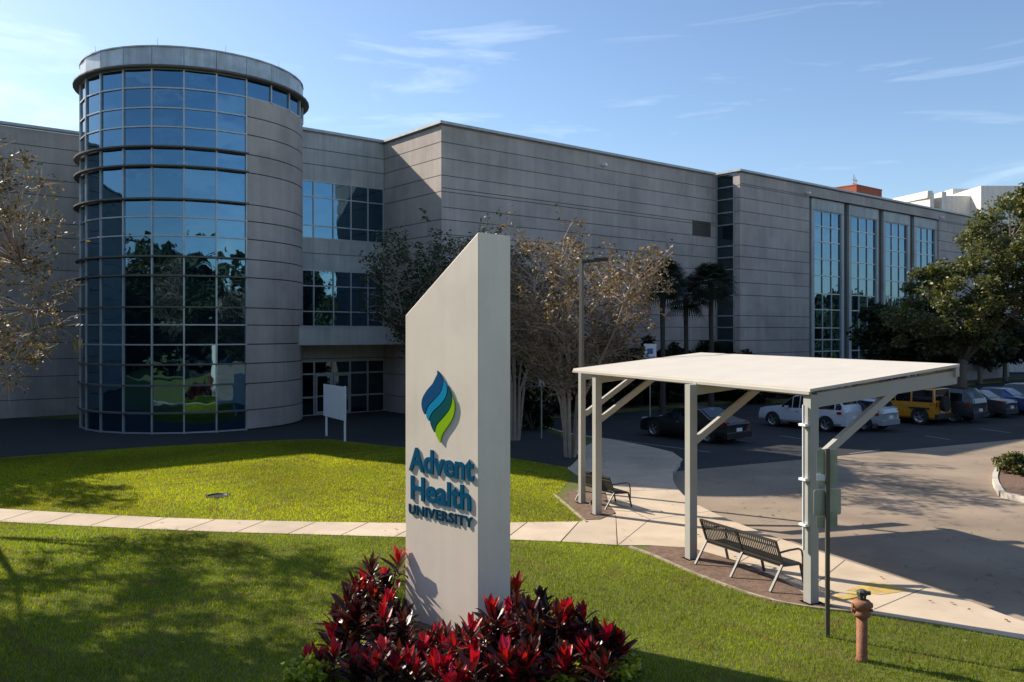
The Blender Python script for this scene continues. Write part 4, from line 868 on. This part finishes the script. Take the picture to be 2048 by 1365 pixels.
# crepe myrtles
SEED = np.array([[.17, .105, .075], [.23, .15, .11], [.15, .11, .065], [.10, .07, .045], [.30, .20, .13], [.12, .12, .035], [.16, .10, .07]])
def myrtle(label, base, H, RX, seed, ntw, per, lsize, cols, lo=.35):
    r = np.random.default_rng(seed); rr = random.Random(seed); t = thing('crepe_myrtle', label, 'tree', base); mb = MB(); tips = []
    for k in range(8):
        a = 2 * PI * k / 8 + rr.uniform(-.3, .3); sp = rr.uniform(.35, .95) * RX; h = H * rr.uniform(.62, .8)
        p0 = Vector((math.cos(a) * .16, math.sin(a) * .16, -.03)); p1 = Vector((math.cos(a) * sp * .16, math.sin(a) * sp * .16, h * .33)); p2 = Vector((math.cos(a) * sp * .55 + rr.uniform(-.2, .2), math.sin(a) * sp * .55, h * .68)); p3 = Vector((math.cos(a) * sp * .8, math.sin(a) * sp * .8, h))
        mb.tube([p0, p1, p2, p3], [.065, .05, .035, .02], 7)
        for q in range(ntw):
            u = rr.uniform(lo, 1); s = p1.lerp(p2, (u - .2) / .5) if u < .68 else p2.lerp(p3, (u - .68) / .32)
            b = rr.uniform(0, 2 * PI) if rr.random() < .4 else a + rr.gauss(0, .7); ln = rr.uniform(.8, 2.0) * H / 7.5; e = s + Vector((math.cos(b) * ln * .8, math.sin(b) * ln * .8, ln * rr.uniform(-.05, .95)))
            rxy = math.hypot(e.x, e.y); 
            if rxy > RX: e.x *= RX / rxy; e.y *= RX / rxy
            m = s.lerp(e, .5) + Vector((rr.uniform(-.15, .15), rr.uniform(-.15, .15), rr.uniform(-.05, .1))); mb.tube([s, m, e], [.022, .014, .007], 4, cap=False)
            for w2 in range(6):
                g_ = m.lerp(e, rr.random()); f_ = g_ + Vector((rr.gauss(0, .3), rr.gauss(0, .3), rr.gauss(.22, .25))); mb.tube([g_, f_], [.007, .004], 3, cap=False); tips.append(f_)
    mb.build('trunk', M['myrtle'], t, org=(0, 0, 0))
    cs = np.array([list(x) for x in tips]); cs = cs[r.random(len(cs)) < .85]; Vv, Ff, Cc = leaves(cs, np.full(len(cs), .26), per, lsize, cols, r, flat=1.2, elong=1.9)
    mesh_np('crown', Vv, Ff, Cc, M['leaf'], t); return t
myrtle('bare sunlit crepe myrtle with brown seed heads right of the monument sign', gx(1140, 30.3), 8.6, 3.7, 21, 36, 10, .075, SEED, .28)
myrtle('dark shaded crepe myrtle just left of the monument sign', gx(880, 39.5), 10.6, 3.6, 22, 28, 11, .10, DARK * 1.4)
myrtle('second sunlit crepe myrtle half hidden behind the monument sign', gx(1030, 35.0), 9.8, 2.8, 23, 24, 13, .085, SEED)
# palms
def palm(label, base, H, seed, fr=62, L_=1.45):
    rr = random.Random(seed); t = thing('palm_tree', label, 'palm', base, 0, 'cabbage palms before the long wall'); mb = MB()
    mb.tube([(0, 0, -.05), (.03, 0, H * .4), (.0, .02, H * .8), (0, 0, H)], [.18, .13, .14, .18], 10); mb.build('trunk', M['palm_bark'], t, org=(0, 0, 0))
    c = MB()
    for k in range(fr):
        a = 2.4 * k; el = -.75 + 2.1 * (k / fr) + rr.uniform(-.1, .1); d = Vector((math.cos(a) * math.cos(el), math.sin(a) * math.cos(el), math.sin(el)))
        s = Vector((0, 0, H)); m = s + d * L_ * .55; side = d.cross(Vector((0, 0, 1))).normalized(); up = side.cross(d)
        cc = rr.choice([(.014, .026, .010), (.02, .032, .012), (.012, .02, .009)]); c.tube([s, m], [.02, .012], 3, cap=False, col=cc)
        for j in range(17):
            f_ = (j - 8) / 8 * 1.5; dd = (d * math.cos(f_) + side * math.sin(f_)) ; e = m + dd * L_ * .72 * (1 - .2 * abs(f_)) - Vector((0, 0, .28 + .12 * rr.random())); mm_ = m + dd * L_ * .42 * (1 - .1 * abs(f_)); wv = d.cross(up) * .0; pr2 = (side * math.cos(f_) - d * math.sin(f_)) * .035
            c.add([m - pr2 * .3, mm_ - pr2, e, mm_ + pr2, m + pr2 * .3], [(0, 1, 2, 3, 4)], cc)
    c.build('fronds', M['palm'], t, org=(0, 0, 0)); return t
palm('shaded cabbage palm nearer the crepe myrtle', gx(1325, 47), zat(566, 47), 1); palm('shaded cabbage palm beside the dark glass strip', gx(1422, 49), zat(572, 49), 2)
palm('half hidden cabbage palm just left of the other two, lower crown', gx(1372, 50), zat(596, 50), 3, 26)
# hedges and shrubs
def shrub(label, base, blobs, n, per, ls, cols, seed, kind='shrub', cat='shrub', group=None, crad=.4):
    r = np.random.default_rng(seed); t = thing(kind, label, cat, base, 0, group); cs = []; 
    w_ = np.array([b[3] * b[4] * b[5] for b in blobs]); w_ = w_ / w_.sum()
    for _ in range(n): b = blobs[r.choice(len(blobs), p=w_)]; d = r.normal(size=3); d /= np.linalg.norm(d); q = r.random() ** .3; cs.append([b[0] + d[0] * b[3] * q, b[1] + d[1] * b[4] * q, max(.12, b[2] + d[2] * b[5] * q)])
    Vv, Ff, Cc = leaves(np.array(cs), np.full(n, crad), per, ls, cols, r); mesh_np('foliage', Vv, Ff, Cc, M['leaf'], t)
    mb = MB()
    for c_ in cs[:14]: mb.tube([(0, 0, 0), (c_[0] * .4, c_[1] * .4, c_[2] * .5), c_], [.03, .02, .008], 4, cap=False)
    mb.build('stems', M['bark'], t, org=(0, 0, 0)); return t
hl_ = [(1050, 'darkest shrub just right of the monument sign'), (1110, 'dark shrub behind the bare myrtle trunks'), (1175, 'dark shrub left of the palms behind the lamp pole'), (1240, 'dark shrub under the nearer palm'), (1300, 'dark shrub behind the accessible parking sign'), (1365, 'dark shrub below the lower palm crown'), (1430, 'dark shrub at the foot of the palm by the glass strip'), (1500, 'dark shrub at the corner of the right wing'), (1575, 'dark shrub before the right wing blank wall')]
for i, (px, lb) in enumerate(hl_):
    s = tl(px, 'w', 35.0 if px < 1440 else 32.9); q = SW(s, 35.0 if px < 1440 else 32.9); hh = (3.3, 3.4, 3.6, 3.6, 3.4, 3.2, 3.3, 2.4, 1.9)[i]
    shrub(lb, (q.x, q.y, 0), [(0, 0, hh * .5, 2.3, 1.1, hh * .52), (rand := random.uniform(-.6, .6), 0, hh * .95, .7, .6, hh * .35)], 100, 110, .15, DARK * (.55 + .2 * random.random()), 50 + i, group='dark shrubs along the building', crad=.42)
for i, px in enumerate((980, 1015, 1065)):
    q = gx(px, 41.0 - i); shrub('tall dark bush %s' % ('hidden behind the monument sign', 'peeking out right of the monument sign', 'left of the small blue sign')[i], q, [(0, 0, 1.6, 1.5, 1.0, 1.5)], 40, 95, .16, DARK * .6, 70 + i, crad=.45)
q = G(2040, 948, 0); shrub('low green shrub on the mulched traffic island', (q.x, q.y, 0), [(0, 0, .32, .7, .6, .3)], 34, 90, .07, OAK, 80, crad=.22)
q = G(900, 1000)
rl = np.random.default_rng(77); n = 420; xs = rl.uniform(-9, 14, n); ys = rl.uniform(11, 32, n); q_ = rl.uniform(0, 2 * PI, n); sz = rl.uniform(.025, .06, n)
on_road = in_poly(xs, ys, kerb + far_k + [(60, 60), (60, -5), (14, 2)]) ; side_ = in_poly(xs, ys, raised); zz_ = np.where(side_, .035, DZ + .008)
Vl = np.stack([np.stack([xs + np.cos(q_ + k * PI / 2) * sz * (1.0 if k % 2 == 0 else .5), ys + np.sin(q_ + k * PI / 2) * sz * (1.0 if k % 2 == 0 else .5), zz_ + rl.uniform(0, .02, n)], 1) for k in range(4)], 1).reshape(-1, 3)
Cl = np.repeat(np.array([[.20, .12, .06], [.12, .075, .04], [.28, .20, .10]])[rl.integers(0, 3, n)], 4, 0)
ll_ = mesh_np('leaf_litter', Vl, np.arange(4 * n).reshape(-1, 4), Cl, M['leaf']); ll_['kind'] = 'stuff'; ll_['label'] = 'small dry leaves scattered over lawn, walk and drive'
# trees added behind the viewpoint only for the glass to mirror, shading nothing seen
for i, (x, y, h) in enumerate(((-30, -16, 11), (-21, -24, 13), (-13, -20, 9), (-4, -25, 12), (7, -20, 10), (14, -27, 13), (24, -22, 12), (36, -24, 12), (-42, -12, 12), (50, -14, 12))):
    make_tree('dark tree added out of view for the tower glass to mirror, %s of the row behind the viewpoint' % ('third', 'fourth', 'fifth', 'sixth', 'seventh', 'eighth', 'ninth', 'tenth', 'second', 'eleventh')[i], (x, y, 0), [(0, 0, h * .58, h * .40, h * .36, h * .38)], 34, 150, .42, DARK * 1.5, h * .3, .25, 90 + i, crad=1.6, group='trees added behind the viewpoint')

r_ = np.random.default_rng(5); th_ = r_.uniform(R(165), R(375), 520); rd_ = r_.uniform(52, 66, 520)  # woodland belt added out of view to darken what the glass mirrors
wc = np.stack([np.cos(th_) * rd_ * 1.2, -np.abs(np.sin(th_)) * rd_ * .95 + 4, r_.uniform(.5, 15, 520) * (.8 + .25 * np.sin(th_ * 9))], 1)
Vw, Fw, Cw = leaves(wc, np.full(520, 3.4), 90, 1.3, DARK * 1.4, r_); pass
n2 = 300; wx2 = np.concatenate([r_.uniform(112, 135, n2), r_.uniform(-95, -80, 110)]); wy2 = np.concatenate([r_.uniform(-50, 120, n2), r_.uniform(-30, 40, 110)]); wz2 = r_.uniform(.5, 11, n2 + 110)
V2, F2, C2 = leaves(np.stack([wx2, wy2, wz2], 1), np.full(n2 + 110, 3.2), 90, 1.3, DARK * 1.4, r_)
Fw = np.concatenate([Fw, F2 + len(Vw)]); Vw = np.concatenate([Vw, V2]); Cw = np.concatenate([Cw, C2]); wd = mesh_np('woodland', Vw, Fw, Cw, M['leaf']); wd['kind'] = 'stuff'; wd['label'] = 'dark belt of woodland added out of view for the tower glass to mirror'

# ------------------------------------------------------------------ cordylines round the sign
def leaf_strip(mb, base, d, L_, w_, bend, c, rr):
    d = d.normalized(); side = d.cross(Vector((0, 0, 1)));
    side = side.normalized() if side.length > .05 else Vector((1, 0, 0)); up = side.cross(d)
    tw = rr.uniform(-.5, .5); side, up = side * math.cos(tw) + up * math.sin(tw), up * math.cos(tw) - side * math.sin(tw)
    prof = ((0, .22, 0), (.25, .8, .03), (.5, 1.0, .10), (.78, .72, .24), (1.0, .04, .45)); vs = []
    for u, ww, dr in prof:
        p = base + d * L_ * u - Vector((0, 0, 1)) * dr * bend * L_; e = side * w_ / 2 * ww; k = up * w_ * .16 * ww
        vs += [p - e + k, p, p + e + k]
    fs = []
    for i in range(4): a = i * 3; fs += [(a, a + 1, a + 4, a + 3), (a + 1, a + 2, a + 5, a + 4)]
    mb.add(vs, fs, c)
RED = [(.42, .012, .03), (.30, .01, .022), (.50, .03, .02), (.36, .008, .05)]; MAR = [(.045, .010, .012), (.028, .010, .010), (.085, .013, .016), (.035, .022, .012), (.08, .035, .018)]; ORG = [(.42, .13, .015), (.38, .09, .03), (.20, .12, .03)]
def cordyline(label, base, H, seed, heads=4, spread=.3):
    rr = random.Random(seed); H -= .07; t = thing('cordyline', label, 'plant', base, 0, 'red leaved plants round the monument sign'); mb = MB(); st = MB(); base = Vector(base)
    for h in range(heads):
        a = rr.uniform(0, 2 * PI); rad = rr.uniform(.05, spread); zt_ = H * (1 if h == 0 else rr.uniform(.45, .95)) - .22; top = base + Vector((math.cos(a) * rad, math.sin(a) * rad, max(.15, zt_)))
        st.tube([base + Vector((math.cos(a) * .06, math.sin(a) * .06, -.02)), base.lerp(top, .5), top], [.018, .015, .012], 5, cap=False)
        nl = rr.randint(15, 22); hot = rr.random() < .5
        for k in range(nl):
            u = k / nl; el = 1.50 - 1.45 * (1 - u) - rr.uniform(0, .15) if True else 0; az = 2.4 * k + rr.uniform(-.3, .3); d = Vector((math.cos(az) * math.cos(el), math.sin(az) * math.cos(el), math.sin(el)))
            b_ = top - Vector((0, 0, .34 * (1 - u))); ll = rr.uniform(.27, .41) * (1 if u < .8 else .82)
            if u > .70: c = rr.choice(RED) if hot else rr.choice(MAR)
            elif u < .2 and rr.random() < .22: c = rr.choice(ORG)
            else: c = rr.choice(MAR) if rr.random() < .90 else rr.choice(ORG + RED)
            k2 = rr.uniform(.8, 1.2); leaf_strip(mb, b_, d, ll, rr.uniform(.06, .105), rr.uniform(.1, 1.1) * (1 - .6 * u), tuple(x * k2 for x in c), rr)
    mb.build('leaves', M['cordy'], t); st.build('stems', M['bark'], t); return t
cl = [(862, 11.9, .42, 'small plant at the foot of the sign face, left'), (905, 11.7, .46, 'small plant at the foot of the sign face, middle'), (938, 11.6, .50, 'small plant at the foot of the sign face near its front edge'),  # px, Y, height, words
 (770, 13.1, 1.22, 'tallest red leaved plant at the left side of the sign'), (735, 12.9, .92, 'plant just left of the tallest one'), (800, 12.4, .80, 'plant tucked against the left edge of the sign'), (695, 12.7, .98, 'outer left plant of the upper row'),
 (720, 11.9, 1.02, 'bright red crowned plant in the left middle of the bed'), (668, 11.9, .70, 'low plant at the left rim of the bed'), (775, 11.6, .94, 'bright red plant before the lower left corner of the sign'), (825, 11.5, .56, 'low plant under the left of the sign face'),
 (700, 11.0, .62, 'plant second from left in the front row'), (640, 11.1, .34, 'smallest plant at the lower left corner of the bed'), (755, 10.8, .68, 'front row plant below the left corner of the sign'), (815, 10.8, .60, 'front row plant below the sign logo'), (870, 10.9, .50, 'low front plant with orange leaves below the sign face'),
 (925, 11.1, .92, 'plant with a red tip before the sign near its front edge'), (900, 10.5, .50, 'nearest plant in the middle of the bed'), (985, 11.2, 1.06, 'bright crimson tipped plant at the front corner of the sign'), (955, 10.6, .66, 'front plant left of the crimson tipped one'), (1015, 10.7, .72, 'front plant right of the crimson tipped one'),
 (1035, 11.6, 1.00, 'plant against the narrow side of the sign'), (1030, 13.0, .92, 'plant behind the narrow side of the sign'), (1070, 11.4, .96, 'dark plant right of the narrow side'), (1105, 11.2, 1.0, 'dark upright plant in the right half of the bed'), (1140, 11.4, 1.02, 'red tipped plant third from right in the upper row'), (1170, 11.3, 1.02, 'red tipped plant second from right in the upper row'),
 (1195, 11.2, 1.0, 'bright red plant at the right end of the upper row'), (1208, 11.2, .70, 'outermost plant on the right with spreading leaves'), (1075, 10.7, .72, 'dark front plant right of the sign'), (1130, 10.7, .70, 'dark front plant in the right half'), (1180, 10.7, .66, 'dark front plant near the right end'), (1190, 10.9, .44, 'low dark plant at the lower right of the bed'), (1000, 12.9, .5, 'plant hidden behind the sign'), (1100, 12.1, .9, 'plant in the back row right of the sign')]
for i, (px, Y, h, wd) in enumerate(cl):
    cordyline(wd, gx(px, Y), h, 200 + i, heads=5 if h > .6 else 4, spread=.26)
LIME = np.array([[.38, .42, .03], [.28, .36, .03], [.45, .46, .06]])
for i, (px, py, lb) in enumerate(((1245, 1350, 'lime green ground plant at the lower right of the red plants'), (612, 1352, 'small lime green ground plant at the lower left of the red plants'), (1130, 1362, 'lime green ground plant in front of the dark red plants'))):
    q = G(px, py + 6); shrub(lb, (q.x, q.y, 0), [(0, 0, .12, .28, .22, .1)], 14, 45, .06, LIME, 300 + i, kind='ground_plant', cat='plant', group='lime green ground plants', crad=.12)
